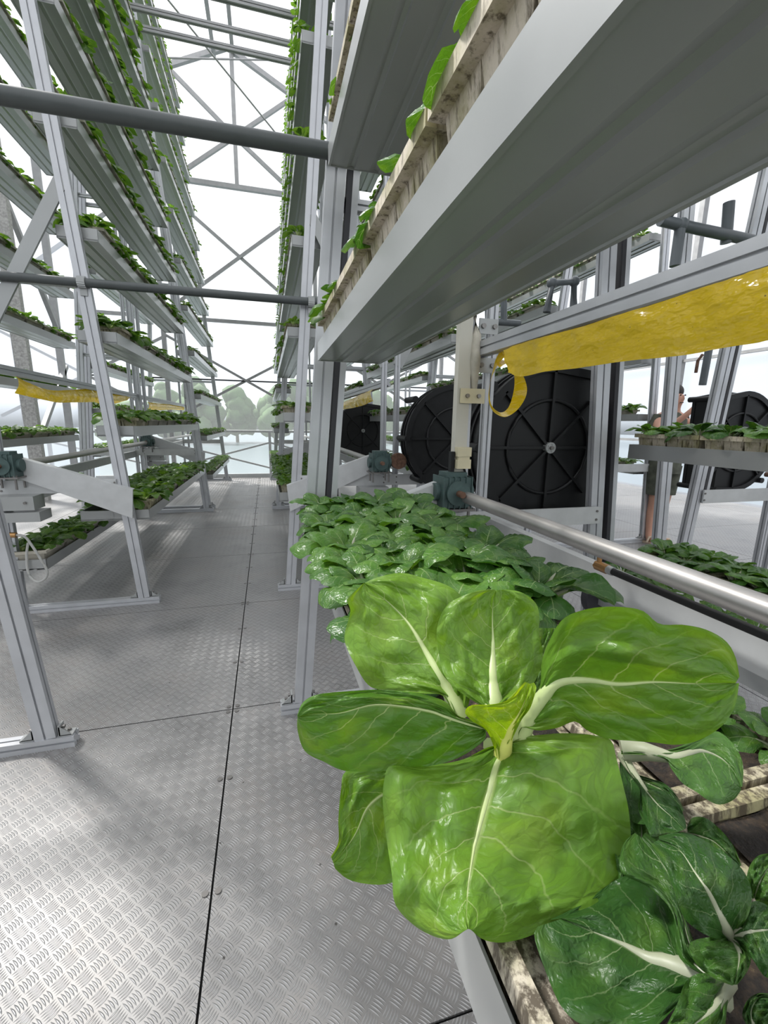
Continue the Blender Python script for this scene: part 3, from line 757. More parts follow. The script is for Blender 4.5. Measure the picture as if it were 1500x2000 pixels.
# near right tower
tray(.285, .967, -.9, 2.0, 'the aisle-side bench channel', plants=0, w=.24, sink=.018)
tray(.53, .967, -.9, 1.95, 'the bench channel beside the roller tube', plants=0, w=.235, sink=.018)
for i, (z, xl) in enumerate(((1.746, .212), (2.446, .262), (3.146, .315), (3.846, .37), (4.546, .42))):
    tray(xl+TW/2, z, -1.2, 1.84, ORD[i]+' tier over bench, near right tower', plants=.95, size=.72, h=.068)
for i, z in enumerate((1.32, 2.01, 2.70, 3.39, 4.08)):
    tray(2.23-LEAN*(z-1.32), z, -1.2, 2.14, ORD[i+2]+' tier, far side, near right tower', size=1.0)
tray(1.90, .52, -1.2, 1.95, 'lowest channel, inner, nearest right tower')
tray(2.33, .61, -1.2, 2.05, 'low channel, outer, nearest right tower')
# the rest
tiers(RF+.03, 1, False, 3.86, 7.3, z7(.81), 'aisle side, middle right tower', size=.85)
tray(.50, .83, 3.95, 7.3, 'low inner channel, middle right tower')
tiers(RF+.03, 1, True, 3.86, 7.3, z7(.85, 9), 'far side, middle right tower')
tiers(RF+.03, 1, False, 8.04, 11.6, z7(.62), 'aisle side, last right tower', size=.72)
tiers(RF+.03, 1, True, 8.04, 11.6, z7(.70, 7), 'far side, last right tower')
tiers(LF, -1, False, 3.84, 7.25, [.70]+z7(1.37), 'aisle side, middle left tower', size=1.1)
tray(-1.36, .68, 3.95, 7.2, 'low inner channel, middle left tower', size=1.1)
tray(-1.80, .36, 3.72, 7.0, 'floor-level channel, middle left tower', size=1.1)
tiers(LF, -1, True, 3.84, 7.2, [.55, 1.2, 1.83, 2.45, 3.1, 3.87, 4.56, 5.25, 5.94], 'far side, middle left tower')
tiers(LF, -1, False, 8.04, 11.6, [.50]+z7(1.17), 'aisle side, last left tower', size=.8)
tiers(LF, -1, True, 8.04, 11.6, z7(.9, 8), 'far side, last left tower')
tiers(3.04, 1, False, 4.6, 8.1, z7(.7, 7), 'near side, tower behind the person')
tiers(3.04, 1, True, 4.6, 8.1, z7(.9, 6), 'far side, tower behind the person')
tiers(3.04, 1, False, 8.6, 12.0, z7(1.0, 6), 'near side, last second-row tower')
tiers(3.04, 1, False, -1.0, 2.3, [2.2, 2.89, 3.58], 'near side, nearest second-row tower')
mb = leg_bar(2.89, 2.5, .055, 9.0, -.078); o = mb.build('leg', MAT['alu'], V1); o.location = (-(3.04+.9), -.55, 0)

# ------------------------------------------------------------------ machinery
gearbox(-1.80, 3.66, 1.06, -1, 'green gearbox on its bracket at the left edge, by the middle left tower', False)
gearbox(.945, 3.66, 1.06, 1, 'green gearbox with a rusty drive wheel, on the middle right tower')
gearbox(.90, 2.0, 1.06, 1, 'green gearbox at the near end of the steel roller tube, by the white duct', False)
gearbox(-1.84, 7.7, 1.06, -1, 'small distant green gearbox on the farthest left tower', False)
housing(1.593, 2.22, 1, 'black wheel housing with silver hub, right of the twin posts')
housing(1.62, 3.58, 1, 'black wheel housing behind the white duct, a second one back')
housing(1.62, 7.45, 1, 'small distant black wheel housing near the red box')
hc = at(1440, 872, Y=3.1)
housing(hc.x, 3.1, -1, 'black wheel housing at the right edge, behind the leaning leg', depth=.3, box=.62)
housing(2.25, 3.6, 1, 'black wheel housing half hidden behind the nearest one')

# tie pipes across the aisle
mb = MB(); mb.cyl((-1.9, 2.03, 2.585), (.55, 2.03, 2.60), .031, 20); o = mb.build('tie_pipe', MAT['pipe']); tag(o, 'thick dark pipe crossing the aisle overhead, the nearer one', 'pipe')
mb = MB(); mb.cyl((-2.3, 3.74, 2.44), (.95, 3.74, 2.45), .030, 20); o = mb.build('tie_pipe', MAT['pipe']); tag(o, 'dark pipe crossing the aisle overhead, the farther lower one with clips', 'pipe')
for x in (-1.215, .385):
    mb = MB()
    for k in range(9):
        a0 = PI*k/8; 
        mb.box((x, 3.74-.033*math.sin(a0), 2.445+.033*math.cos(a0)), (.05, .014, .014))
    mb.box((x, 3.75, 2.39), (.045, .01, .06)); mb.build('pipe_clip', MAT['alu2'], o)
for y, z, l in ((7.6, 6.66, 'lower of the pair'), (7.6, 6.88, 'upper of the pair'), (6.5, 6.4, 'single one nearest the camera')):
    mb = MB(); mb.sweep(P_BEAM, (-2.2, y, z), (1.4, y, z)); o = mb.build('tie_beam', MAT['galv2']); tag(o, 'grey beam high across the aisle under the roof, '+l, 'beam')

# white duct with cable box and switch beside the twin posts
T = thing('cable_duct', 'white vertical cable duct clamped to the twin posts', 'cable duct', (.935, 2.02, 1.24))
mb = MB(); mb.box((0, 0, .42), (.065, .045, .84)); mb.build('duct', MAT['duct'], T)
mb = MB(); mb.box((.045, -.03, .40), (.13, .006, .07)); mb.build('clamp_plate', MAT['cream'], T)
mb = MB()
for x in (.015, .075): mb.cyl((x, -.045, .40), (x, -.03, .40), .010, 8)
mb.build('bolt', MAT['bolt'], T)
mb = MB(); mb.box((.005, -.035, .13), (.072, .055, .045)); mb.box((.005, -.035, .07), (.072, .055, .045)); mb.box((.005, -.035, .1), (.06, .045, .02)); mb.build('junction_box', MAT['cream'], T)
mb = MB(); mb.box((-.045, -.02, .06), (.02, .03, .14)); mb.build('switch', MAT['black'], T)
mb = MB(); mb.tube([(.02, -.03, .045), (.03, -.06, -.01), (.06, -.05, -.04), (.07, -.02, -.10)], .006); mb.build('cable', MAT['rubber'], T)
mb = MB(); mb.tube([(1.0, 2.02, 1.62), (.985, 1.99, 1.80), (.99, 2.0, 1.92), (1.0, 2.05, 2.02)], [.012, .025, .022, .01], 10); o = mb.build('plastic_bag', MAT['foam2']); tag(o, 'white plastic bag tucked behind the twin posts', 'plastic bag')

# cross-plates with bolts where the yellow-film beam meets the post
T = thing('corner_plate', 'bolted corner plate where the beam of the yellow film meets its post', 'bracket', (1.03, 2.0, 1.95))
for z in (.02, -.16): mb = MB(); mb.box((.03, .02, z), (.10, .008, .07)); mb.build('plate', MAT['alu2'], T)
mb = MB()
for z in (.02, -.16):
    for x in (0, .06): mb.cyl((x, .005, z), (x, .018, z), .012, 8)
mb.build('bolt', MAT['bolt'], T)

# grey plumbing above the beam
def pipes(name, label, runs, r=.02):
    mb = MB()
    for a in runs: mb.tube(a, r, 12)
    for a in runs:
        for p in a[1:-1]:
            bm = bmesh.new(); bmesh.ops.create_icosphere(bm, subdivisions=2, radius=r*1.35)
            mb.add([v.co+Vector(p) for v in bm.verts], [tuple(q.index for q in f.verts) for f in bm.faces], True); bm.free()
    o = mb.build(name, MAT['pvc']); return tag(o, label, 'water pipe', 'grey water pipes')
yq = 2.3
A_ = lambda x, y, Y=yq: at(x, y, Y=Y)
pipes('water_pipe', 'grey water pipe with a tee and upright stub, above the beam at the right', [[at(1290, 430, Y=1.8), at(1330, 440, Y=1.8), at(1470, 470, Y=1.75)], [at(1330, 435, Y=1.8), at(1318, 520, Y=1.8)], [at(1424, 395, Y=1.78), at(1418, 475, Y=1.78)], [at(1305, 425, Y=1.8), at(1303, 395, Y=1.8)]], .024)
pipes('water_pipe', 'grey water pipe bent like an arch, above the beam', [[A_(1068, 610), A_(1078, 553), A_(1122, 550), A_(1120, 600)]], .022)
pipes('water_pipe', 'grey water pipe with a red-handled valve, left above the beam', [[A_(955, 655), A_(953, 600)], [A_(962, 628), A_(1015, 632)], [A_(984, 630), A_(984, 575)]], .018)
pipes('water_pipe', 'grey water pipe with a white collar, hanging between the posts', [[A_(1212, 460), A_(1208, 500), A_(1200, 560)]], .024)
pipes('water_pipe', 'grey water pipe with red valve lever, above the right wheel housing', [[at(1385, 680, Y=2.9), at(1372, 752, Y=2.9)]], .028)
mb = MB(); mb.tube([at(1372, 693, Y=2.86), at(1363, 705, Y=2.86), at(1359, 728, Y=2.86)], .012, 8); o = mb.build('valve_lever', MAT['rust']); tag(o, 'rust red valve lever on the pipe above the right wheel housing', 'valve lever')
T = thing('gas_spring', 'black gas spring rod with brass fitting beside the steel roller tube', 'gas spring', tuple(at(1165, 1103, X=1.03)))
b0 = Vector(T.location)
p1 = at(1500, 1243, X=1.03)-b0
mb = MB(); mb.cyl(p1*.14, p1*1.6, .011, 12); mb.build('rod', MAT['rubber'], T)
mb = MB(); mb.cyl((0, 0, 0), p1*.10, .016, 6); mb.cyl(p1*.02, p1*.02+Vector((0, 0, .045)), .008, 8); mb.build('fitting', MAT['brass'], T)
mb = MB(); mb.cyl(p1*.10, p1*.14, .014, 12); mb.build('collar', MAT['alu2'], T)

# white pulley wheel low behind the rails
T = thing('pulley', 'dark pulley wheel low behind the white rail, beyond the bench', 'pulley', tuple(at(1175, 1165, Y=1.9)))
mb = MB(); mb.cyl((0, -.02, 0), (0, .03, 0), .115, 32); mb.build('wheel', MAT['slot'], T)
mb = MB(); mb.cyl((0, -.03, 0), (0, .04, 0), .03, 16); mb.build('hub', MAT['rust'], T)

# clear hose at the left tower
T = thing('hose', 'clear hose looping down beside the post of the middle left tower', 'hose', (0, 0, 0))
hp = [(30, 1045), (48, 1048), (62, 1065), (78, 1090), (92, 1115), (88, 1130), (72, 1136), (56, 1120), (52, 1085), (55, 1060)]
mb = MB(); pts = [at(x, y, Y=3.62+.01*i) for i, (x, y) in enumerate(hp)]
def smooth(P, n=6):
    out = []
    for i in range(len(P)-1):
        p0, p1, p2, p3 = P[max(i-1, 0)], P[i], P[i+1], P[min(i+2, len(P)-1)]
        for k in range(n):
            t = k/n; out.append(.5*((2*p1)+(-p0+p2)*t+(2*p0-5*p1+4*p2-p3)*t*t+(-p0+3*p1-3*p2+p3)*t**3))
    out.append(P[-1]); return out
mb.tube(smooth(pts), .009, 10); mb.build('tube', MAT['hose'], T)
mb = MB(); mb.cyl(at(12, 1045, Y=3.62), at(32, 1045, Y=3.62), .02, 12); mb.build('connector', MAT['brass'], T)

# ------------------------------------------------------------------ yellow sticky film
def film_strip(label, P_top, P_bot, mat='yellow', bulge=.03, nx=60, nz=10, seed=1, loop=None):
    T = thing('sticky_film', label, 'sticky film', tuple(P_top[0]), 'yellow sticky films hung under the beams')
    mb = MB(); vs_ = []; fs = []
    a = smooth(P_top, 12); b = smooth(P_bot, 12); n = len(a)
    for i in range(n):
        for j in range(nz+1):
            f = j/nz; p = a[i].lerp(b[i], f)
            x = i/n*len(P_top)
            w = math.sin(PI*f)*bulge+.010*noise.noise(Vector((x*1.2+seed, f*3, seed)))+.004*noise.noise(Vector((x*5, f*8, seed)))+(.03 if bulge > 0 else -.03)*max(0, f-.6)**1.3*(1+.5*math.sin(x*1.7))
            p = p+Vector((-w, 0, .006*noise.noise(Vector((x*1.1, f*2, seed+9)))*f)); vs_.append(p-P_top[0])
    for i in range(n-1):
        for j in range(nz): fs.append((i*(nz+1)+j, i*(nz+1)+j+1, (i+1)*(nz+1)+j+1, (i+1)*(nz+1)+j))
    mb.add(vs_, fs, True); mb.build('sheet', MAT[mat], T); return T
bx = 1.0
def bpt(x, y, X=bx): return at(x, y, X=X)
tp = [bpt(983, 684), bpt(1010, 673), bpt(1060, 658), bpt(1150, 634), bpt(1280, 592), bpt(1400, 553), bpt(1500, 520), bpt(1600, 485), bpt(1800, 415)]
bp = [bpt(996, 728), bpt(1020, 735), bpt(1070, 727), bpt(1170, 713), bpt(1290, 700), bpt(1400, 684), bpt(1500, 667), bpt(1600, 650), bpt(1800, 612)]
T = film_strip('big glossy yellow sticky film hung under the near beam, with a looped end', tp, bp, bulge=.006)
O = Vector(T.location)
mb = MB()
ring = [(982, 690), (968, 712), (958, 745), (955, 775), (962, 798), (982, 810), (1002, 797), (1016, 765), (1014, 735), (1000, 712), (982, 705), (972, 714)]
P = smooth([at(x, y, Y=1.86+.03*math.sin(i*.9)) for i, (x, y) in enumerate(ring)], 5); vs_ = []; fs = []
for i, p in enumerate(P):
    w = .030+.006*math.sin(i*.4)
    tilt = Vector((math.sin(i*.12)*.5, .8, .35)).normalized()
    vs_ += [p-tilt*w-O, p+tilt*w-O]
for i in range(len(P)-1): fs.append((2*i, 2*i+1, 2*i+3, 2*i+2))
mb.add(vs_, fs, True); mb.build('looped_end', MAT['yellow'], T)
q = [(978, 685), (1000, 676), (1012, 735), (998, 730)]
mb = MB(); mb.add([at(x, y, Y=1.84+.02*i)-O for i, (x, y) in enumerate(q)], [(0, 1, 2, 3)]); mb.build('twisted_end', MAT['yellow'], T)
mb = MB(); pc = at(982, 677, Y=1.86)-O; mb.box(pc, (.035, .01, .022)); mb.box(pc+Vector((0, 0, .03)), (.006, .006, .05)); mb.build('clip', MAT['greenclip'], T)
XL = LF-.9
def lpt(x, y, X=XL): return at(x, y, X=X)
film_strip('sagging yellow sticky film at the left edge of the middle left tower', [lpt(30, 733), lpt(60, 750), lpt(100, 762), lpt(130, 762), lpt(177, 759)], [lpt(26, 768), lpt(60, 776), lpt(110, 786), lpt(140, 786), lpt(183, 785)], bulge=-.03, seed=4)
film_strip('yellow sticky film behind the leg of the middle left tower', [lpt(177, 759), lpt(200, 763), lpt(225, 769), lpt(254, 771)], [lpt(183, 785), lpt(205, 790), lpt(225, 788), lpt(246, 782)], bulge=-.03, seed=5)
film_strip('small far yellow sticky film in two pieces on the farthest left tower', [lpt(288, 785), lpt(310, 788), lpt(330, 790), lpt(358, 794)], [lpt(288, 800), lpt(310, 801), lpt(330, 800), lpt(358, 801)], bulge=-.03, seed=6)
film_strip('crumpled yellow sticky film on the middle right tower, seen left of the housings', [bpt(667, 787), bpt(690, 777), bpt(710, 768), bpt(728, 760)], [bpt(667, 800), bpt(690, 797), bpt(715, 790), bpt(731, 783)], bulge=.03, seed=7)

mb = MB(); p = at(690, 868, Y=9.2); mb.box(p, (.30, .3, .26)); mb.box(p+Vector((0, 0, .14)), (.32, .32, .03)); o = mb.build('red_box', MAT['red']); tag(o, 'small dark red box far behind the right towers', 'box')

# ------------------------------------------------------------------ the person behind the second row
def skin_obj(name, verts, edges, radii, mat, parent, root=0, sub=2):
    me = D.meshes.new(name); me.from_pydata([Vector(v) for v in verts], edges, []); me.materials.append(mat)
    o = put(name, me, parent); md = o.modifiers.new('skin', 'SKIN'); md.use_smooth_shade = True
    for i, r in enumerate(radii):
        sv = me.skin_vertices[0].data[i]; sv.radius = (r, r) if isinstance(r, (int, float)) else r; sv.use_root = (i == root)
    s = o.modifiers.new('sub', 'SUBSURF'); s.levels = sub; s.render_levels = sub; return o
PF = at(1266, 1060, Z=0)
PR = thing('person', 'person in olive clothes and beige sandals standing beyond the black housings', 'person', (PF.x+.075, PF.y, 0)); PR.rotation_euler = (0, 0, 0)
k_ = 1.17
V = []; E = []; R_ = []
def av(p, r, par=None):
    V.append(tuple(c*k_ for c in p)); R_.append(tuple(c*k_ for c in r) if isinstance(r, tuple) else r*k_)
    if par is not None: E.append((par, len(V)-1))
    return len(V)-1
pel = av((0, 0, .95), (.15, .11)); sp1 = av((0, 0, 1.08), (.135, .10), pel); sp2 = av((0, 0, 1.25), (.15, .105), sp1); sp3 = av((0, .0, 1.38), (.13, .09), sp2)
nk = av((0, .0, 1.48), .055, sp3); hd = av((0, -.03, 1.57), (.075, .09), nk); hd2 = av((0, -.035, 1.66), (.072, .088), hd)
for sg in (-1, 1):
    h = av((sg*.085, 0, .88), .09, pel); kn = av((sg*.075, -.01, .50), .056, h); ca = av((sg*.07, .012, .34), .052, kn); an = av((sg*.066, .01, .09), .034, ca); he = av((sg*.066, .0, .05), .036, an); to = av((sg*.069, -.15, .03), (.042, .020), he)
    sh = av((sg*.17, 0, 1.38), .06, sp3); el = av((sg*.27, -.12, 1.20), .045, sh); wr = av((sg*.14, -.30, 1.42), .028, el); pa = av((sg*.10, -.34, 1.49), (.034, .018), wr)
    for f_ in range(4): a1 = av((sg*(.075), -.375, 1.50+.016*f_), .0095, pa); av((sg*.05, -.385, 1.50+.016*f_), .0085, a1)
    av((sg*.07, -.335, 1.53), .011, pa)
body = skin_obj('body', V, E, R_, MAT['skin'], PR, 0)
mb = MB()
def loft(mb, rings, n=20):
    vs_ = []
    for (cx, cy_, z, rx, ry) in rings:
        for k in range(n): vs_.append((k_*(cx+rx*math.cos(2*PI*k/n)), k_*(cy_+ry*math.sin(2*PI*k/n)), k_*z))
    mb.add(vs_, [(i*n+k, i*n+(k+1) % n, (i+1)*n+(k+1) % n, (i+1)*n+k) for i in range(len(rings)-1) for k in range(n)], True)
loft(mb, [(0, 0, .90, .185, .135), (0, 0, 1.05, .175, .13), (0, 0, 1.25, .19, .135), (0, 0, 1.38, .185, .12), (0, 0, 1.45, .08, .07)])
for sg in (-1, 1): loft(mb, [(sg*.15, 0, 1.43, .06, .06), (sg*.21, .01, 1.28, .07, .07), (sg*.235, .015, 1.18, .068, .068)])
mb.build('shirt', MAT['olive'], PR)
mb = MB(); loft(mb, [(0, 0, 1.02, .172, .128), (0, 0, .92, .185, .14), (0, 0, .80, .19, .145)])
for sg in (-1, 1): loft(mb, [(sg*.09, 0, .88, .105, .12), (sg*.085, 0, .70, .095, .11), (sg*.08, 0, .56, .082, .105)])
mb.build('shorts', MAT['olive'], PR)
for sg in (-1, 1):
    mb = MB(); mb.box((k_*sg*.068, k_*-.06, .012), (.115, .30, .024)); mb.tube([(k_*(sg*.068-.055), -.12, .02), (k_*(sg*.068-.03), -.125, .075), (k_*(sg*.068+.03), -.125, .075), (k_*(sg*.068+.055), -.12, .02)], .018, 6)
    mb.tube([(k_*(sg*.068-.055), -.04, .02), (k_*(sg*.068-.03), -.04, .09), (k_*(sg*.068+.03), -.04, .09), (k_*(sg*.068+.055), -.04, .02)], .015, 6)
    mb.build('sandal', MAT['sandal'], PR)
mb = MB(); bm = bmesh.new(); bmesh.ops.create_uvsphere(bm, u_segments=20, v_segments=12, radius=1)
for v in bm.verts: v.co = Vector((v.co.x*.098, v.co.y*.112+.01, v.co.z*.10))
vs_ = [v.co+Vector((0, 0, k_*1.665)) for v in bm.verts]
mb.add(vs_, [tuple(q.index for q in f.verts) for f in bm.faces if f.calc_center_median().z > -.02 or f.calc_center_median().y > .03], True); bm.free(); mb.build('hair', MAT['hair'], PR)
mb = MB()
for sg in (-1, 1):
    mb.cyl((sg*.085*k_, -.02, k_*1.60), (sg*.098*k_, -.015, k_*1.60), .03, 12)
mb.add([(0, -.155, k_*1.585), (-.016, -.125, k_*1.575), (.016, -.125, k_*1.575), (0, -.125, k_*1.63)], [(0, 1, 3), (0, 3, 2), (0, 2, 1)])
mb.build('nose_and_ears', MAT['skin'], PR)
mb = MB()
for sg in (-1, 1): mb.cyl((sg*.034, -.128, k_*1.625), (sg*.034, -.118, k_*1.625), .009, 10)
mb.box((0, -.122, k_*1.548), (.045, .01, .008)); mb.build('eyes_and_mouth', MAT['hair'], PR)
mb = MB(); mb.box(PR.location+Vector((0, -.43, 1.79)), (.17, .02, .085)); mb.cyl(PR.location+Vector((0.03, -.46, 1.80)), PR.location+Vector((0.03, -.42, 1.80)), .02, 12); o = mb.build('phone', MAT['black']); tag(o, 'black phone held up by the standing person', 'phone')

# ------------------------------------------------------------------ hand-shaped leaves of the big plants
def resample(P, n):
    P = smooth([Vector((*p, 0)) for p in P], 8); d = [0]
    for i in range(1, len(P)): d.append(d[-1]+(P[i]-P[i-1]).length)
    out = []; j = 0
    for k in range(n+1):
        s = d[-1]*k/n
        while j < len(d)-2 and d[j+1] < s: j += 1
        f = (s-d[j])/max(1e-9, d[j+1]-d[j]); out.append(P[j].lerp(P[j+1], min(1, max(0, f))))
    return out
def interp(tab, v):
    n = len(tab)-1; x = v*n; i = min(n-1, int(x)); f = x-i; f = f*f*(3-2*f)*.5+f*.5
    return tab[i]*(1-f)+tab[i+1]*f
def shaped_leaf(parent, M_, L_, R2_, dep, dl, dr, mat, stalk='stalk', sw=(12, 2), zmode=False, nu=44, nv_=56, puck=1.0, seed=0, name='leaf', nvein=5.5, fold=None, label=None):
    Mp, Lp, Rp = resample(M_, nv_), resample(L_, nv_), resample(R2_, nv_)
    vs_ = []; uv = []; mids = []
    for k in range(nv_+1):
        v = k/nv_; m3 = Mp[k]
        for j in range(nu+1):
            q = -1+2*j/nu; E_ = Lp[k] if q < 0 else Rp[k]; a = abs(q)
            p = m3.lerp(E_, a)
            dd = at(p.x, p.y, Z=interp(dep, v)) if zmode else at(p.x, p.y, d=interp(dep, v))
            ray_ = (dd-Vector((0, 0, EYE))); dl_ = (dl if q < 0 else dr); ex = interp(dl_, v)*a**1.6
            ph = (v-.30*a**1.15)*nvein
            b = abs(math.sin(PI*ph)); quilt = (b**.6-.6)*.0042*puck*min(1, a*3)*(1-a**4)
            n1 = noise.noise(Vector((q*3.1+seed, v*5, seed)))*.010+noise.noise(Vector((q*8+seed, v*11, seed)))*.0035*puck+noise.noise(Vector((q*17+seed, v*21, seed)))*.0016*puck
            rip = .006*math.sin(v*17+seed)*a**4
            rib = .0035*max(0, 1-a*9)
            tp_ = min(1, (1-v)*5+.12); quilt *= tp_; n1 *= tp_; rip *= tp_
            off = ex-quilt-n1*min(1, a*2.5)+rip+rib
            if fold: off += fold(q, v)
            p3 = dd+ray_.normalized()*off
            vs_.append(p3)
            uv.append((.5+.5*q, v))
            if j == nu//2: mids.append(p3.copy())
    mb = MB(); w = nu+1
    mb.add(vs_, [(k*w+j, k*w+j+1, (k+1)*w+j+1, (k+1)*w+j) for k in range(nv_) for j in range(nu)], True, uv)
    base = parent.location
    mb.v = [(x-base.x, y-base.y, z-base.z) for x, y, z in mb.v]
    o = mb.build(name, MAT[mat], parent)
    if label: o['label'] = label
    if stalk:
        sb = MB(); P = mids[:int(nv_*.86)]; n = len(P)
        rr = []
        for i, p in enumerate(P):
            d = (p-Vector((0, 0, EYE))).length; f = i/(n-1); rr.append((sw[0]*(1-f)**1.6+sw[1]*.55*(1-.6*f))*d/FPX*.5)
        P = [p-base+((p-Vector((0, 0, EYE))).normalized()*(r_*.35)) for p, r_ in zip(P, rr)]
        sb.tube(P, rr, 10); sb.build('midrib', MAT[stalk], o)
    return o
q3 = lambda x, y: (550+x*.63333, 1100+y*.63333)
q4 = lambda x, y: (1000+x/3, 1350+y/3)
def C3(l): return [q3(*p) for p in l]
def C4(l): return [q4(*p) for p in l]
hb = at(1010, 1500, d=.50)
HERO = thing('bok_choy', 'very large bright green bok choy spreading its leaves over the near end of the bench', 'bok choy', (hb.x, hb.y, 1.12))
shaped_leaf(HERO, C3([(548, 475), (520, 400), (490, 350), (450, 280), (395, 190), (340, 130), (290, 90), (255, 62)]),
            C3([(528, 475), (500, 410), (440, 402), (330, 392), (270, 378), (225, 310), (197, 250), (195, 215), (212, 150), (203, 112), (235, 78), (255, 60)]),
            C3([(566, 475), (580, 420), (590, 350), (600, 260), (590, 170), (557, 105), (510, 68), (440, 46), (370, 30), (300, 42), (262, 58)]),
            [.475, .495, .52, .545, .56], [0, .0, .01, .01, .0], [.0, .02, .03, .03, .01], 'hero', 'stalk', (36, 4), seed=1)
shaped_leaf(HERO, C3([(655, 450), (650, 340), (652, 240), (650, 180), (652, 120), (660, 84)]),
            C3([(636, 450), (600, 430), (540, 390), (500, 340), (482, 260), (480, 195), (508, 132), (560, 100), (610, 84), (655, 81)]),
            C3([(675, 450), (710, 425), (770, 380), (800, 320), (805, 270), (793, 220), (795, 175), (785, 125), (740, 90), (690, 81)]),
            [.455, .475, .495, .51, .52], [.0, .0, .0, .0, .0], [.0, .01, .015, .01, .0], 'hero', 'stalk', (36, 4), seed=2)
shaped_leaf(HERO, C3([(722, 560), (770, 460), (815, 400), (850, 368), (900, 358), (960, 360), (1040, 372), (1150, 366), (1280, 372), (1400, 370)]),
            C3([(718, 548), (765, 440), (797, 380), (803, 300), (830, 230), (870, 170), (940, 142), (1020, 134), (1110, 145), (1165, 187), (1240, 190), (1310, 205), (1370, 240), (1400, 290), (1412, 350)]),
            C3([(728, 565), (737, 508), (790, 516), (850, 508), (905, 488), (940, 514), (1000, 540), (1080, 548), (1150, 553), (1220, 560), (1290, 545), (1360, 500), (1398, 440), (1411, 370)]),
            [.462, .445, .425, .405, .395, .395], [.0, .04, -.02, -.03, .0, .0], [.0, .0, .01, .01, .0, .01], 'hero', 'stalk', (34, 4), seed=3,
            fold=lambda q, v: (-.024*math.exp(-((q+.42-.35*(v-.45))/.16)**2)*math.exp(-((v-.55)/.25)**2) if q < 0 else 0))
shaped_leaf(HERO, C3([(628, 512), (560, 490), (500, 470), (458, 455), (370, 440), (280, 436), (180, 462), (100, 465), (50, 475)]),
            C3([(630, 516), (625, 545), (565, 590), (500, 616), (420, 632), (330, 640), (200, 641), (130, 612), (72, 580), (50, 520), (48, 480)]),
            C3([(626, 508), (595, 485), (545, 470), (510, 430), (460, 410), (400, 398), (300, 390), (200, 395), (110, 405), (65, 430), (48, 470)]),
            [.445, .438, .43, .425, .42], [.0, .0, .01, .01, .01], [.0, .01, .015, .01, .0], 'hero', 'stalk', (10, 4), seed=4)
shaped_leaf(HERO, C3([(690, 560), (674, 600), (655, 650), (630, 740), (600, 850), (590, 900), (575, 1000), (570, 1080), (575, 1128)]),
            C3([(684, 560), (635, 568), (560, 605), (480, 620), (400, 628), (335, 625), (318, 660), (312, 740), (325, 860), (340, 960), (350, 1050), (400, 1110), (460, 1147), (520, 1160), (562, 1135)]),
            C3([(696, 560), (740, 538), (800, 529), (880, 524), (960, 530), (1015, 545), (1032, 600), (1052, 680), (1070, 760), (1077, 850), (1070, 920), (1040, 990), (990, 1040), (920, 1085), (850, 1110), (760, 1152), (680, 1170), (620, 1160), (585, 1130)]),
            [.462, .420, .385, .350, .322], [.0, .02, .02, .015, .0], [.0, .012, .012, .008, .0], 'hero', 'stalk', (20, 4), seed=5, nu=60, nv_=72)
shaped_leaf(HERO, C3([(676, 605), (690, 555), (705, 510), (730, 470), (752, 420), (765, 372)]),
            C3([(664, 603), (652, 560), (630, 515), (590, 488), (565, 460), (585, 438), (640, 436), (690, 425), (725, 392), (750, 366)]),
            C3([(688, 603), (703, 560), (722, 520), (742, 480), (765, 450), (778, 415), (786, 385), (778, 368)]),
            [.452, .44, .43, .435, .445], [.0, .0, -.01, -.005, .0], [0, 0, 0, 0, 0], 'yleaf', 'ystalk', (34, 4), seed=6, nu=30, nv_=34, label='small yellow-green centre leaf')
shaped_leaf(HERO, C3([(400, 600), (350, 690), (300, 720), (260, 760), (230, 830), (190, 890), (160, 925)]),
            C3([(380, 590), (300, 620), (200, 640), (183, 700), (175, 790), (175, 860), (152, 905)]),
            C3([(420, 620), (420, 720), (400, 850), (370, 960), (330, 988), (270, 990), (205, 975), (165, 942)]),
            [.475, .475, .465, .455, .45], [0, 0, 0, 0, 0], [0, 0, .0, .0, 0], 'hero', 'stalk', (8, 4), seed=7, nu=30, nv_=34)
shaped_leaf(HERO, C3([(760, 420), (790, 330), (815, 260), (840, 200)]), C3([(750, 420), (780, 300), (790, 230), (788, 200)]), C3([(770, 420), (850, 320), (880, 250), (870, 200)]),
            [.49, .51, .53, .54], [0, 0, 0, 0], [0, 0, 0, 0], 'hero', 'stalk', (8, 4), seed=8, nu=24, nv_=24)
# heart of the plant down to the tray
mb = MB()
for k in range(9):
    a = k*.7; bxy = at(1010, 1500, Z=1.13); e = HERO.location
    p0 = Vector((bxy.x-e.x+.012*math.cos(a)+.03, bxy.y-e.y+.012*math.sin(a)+.02, .0)); p1 = at(985+30*math.cos(a), 1460-14*math.sin(a), d=.475)-e
    mb.tube([p0, p0.lerp(p1, .5)+Vector((.01*math.cos(a), .01*math.sin(a), 0)), p1], [.014, .012, .008], 8)
mb.build('stalk', MAT['stalk'], HERO)

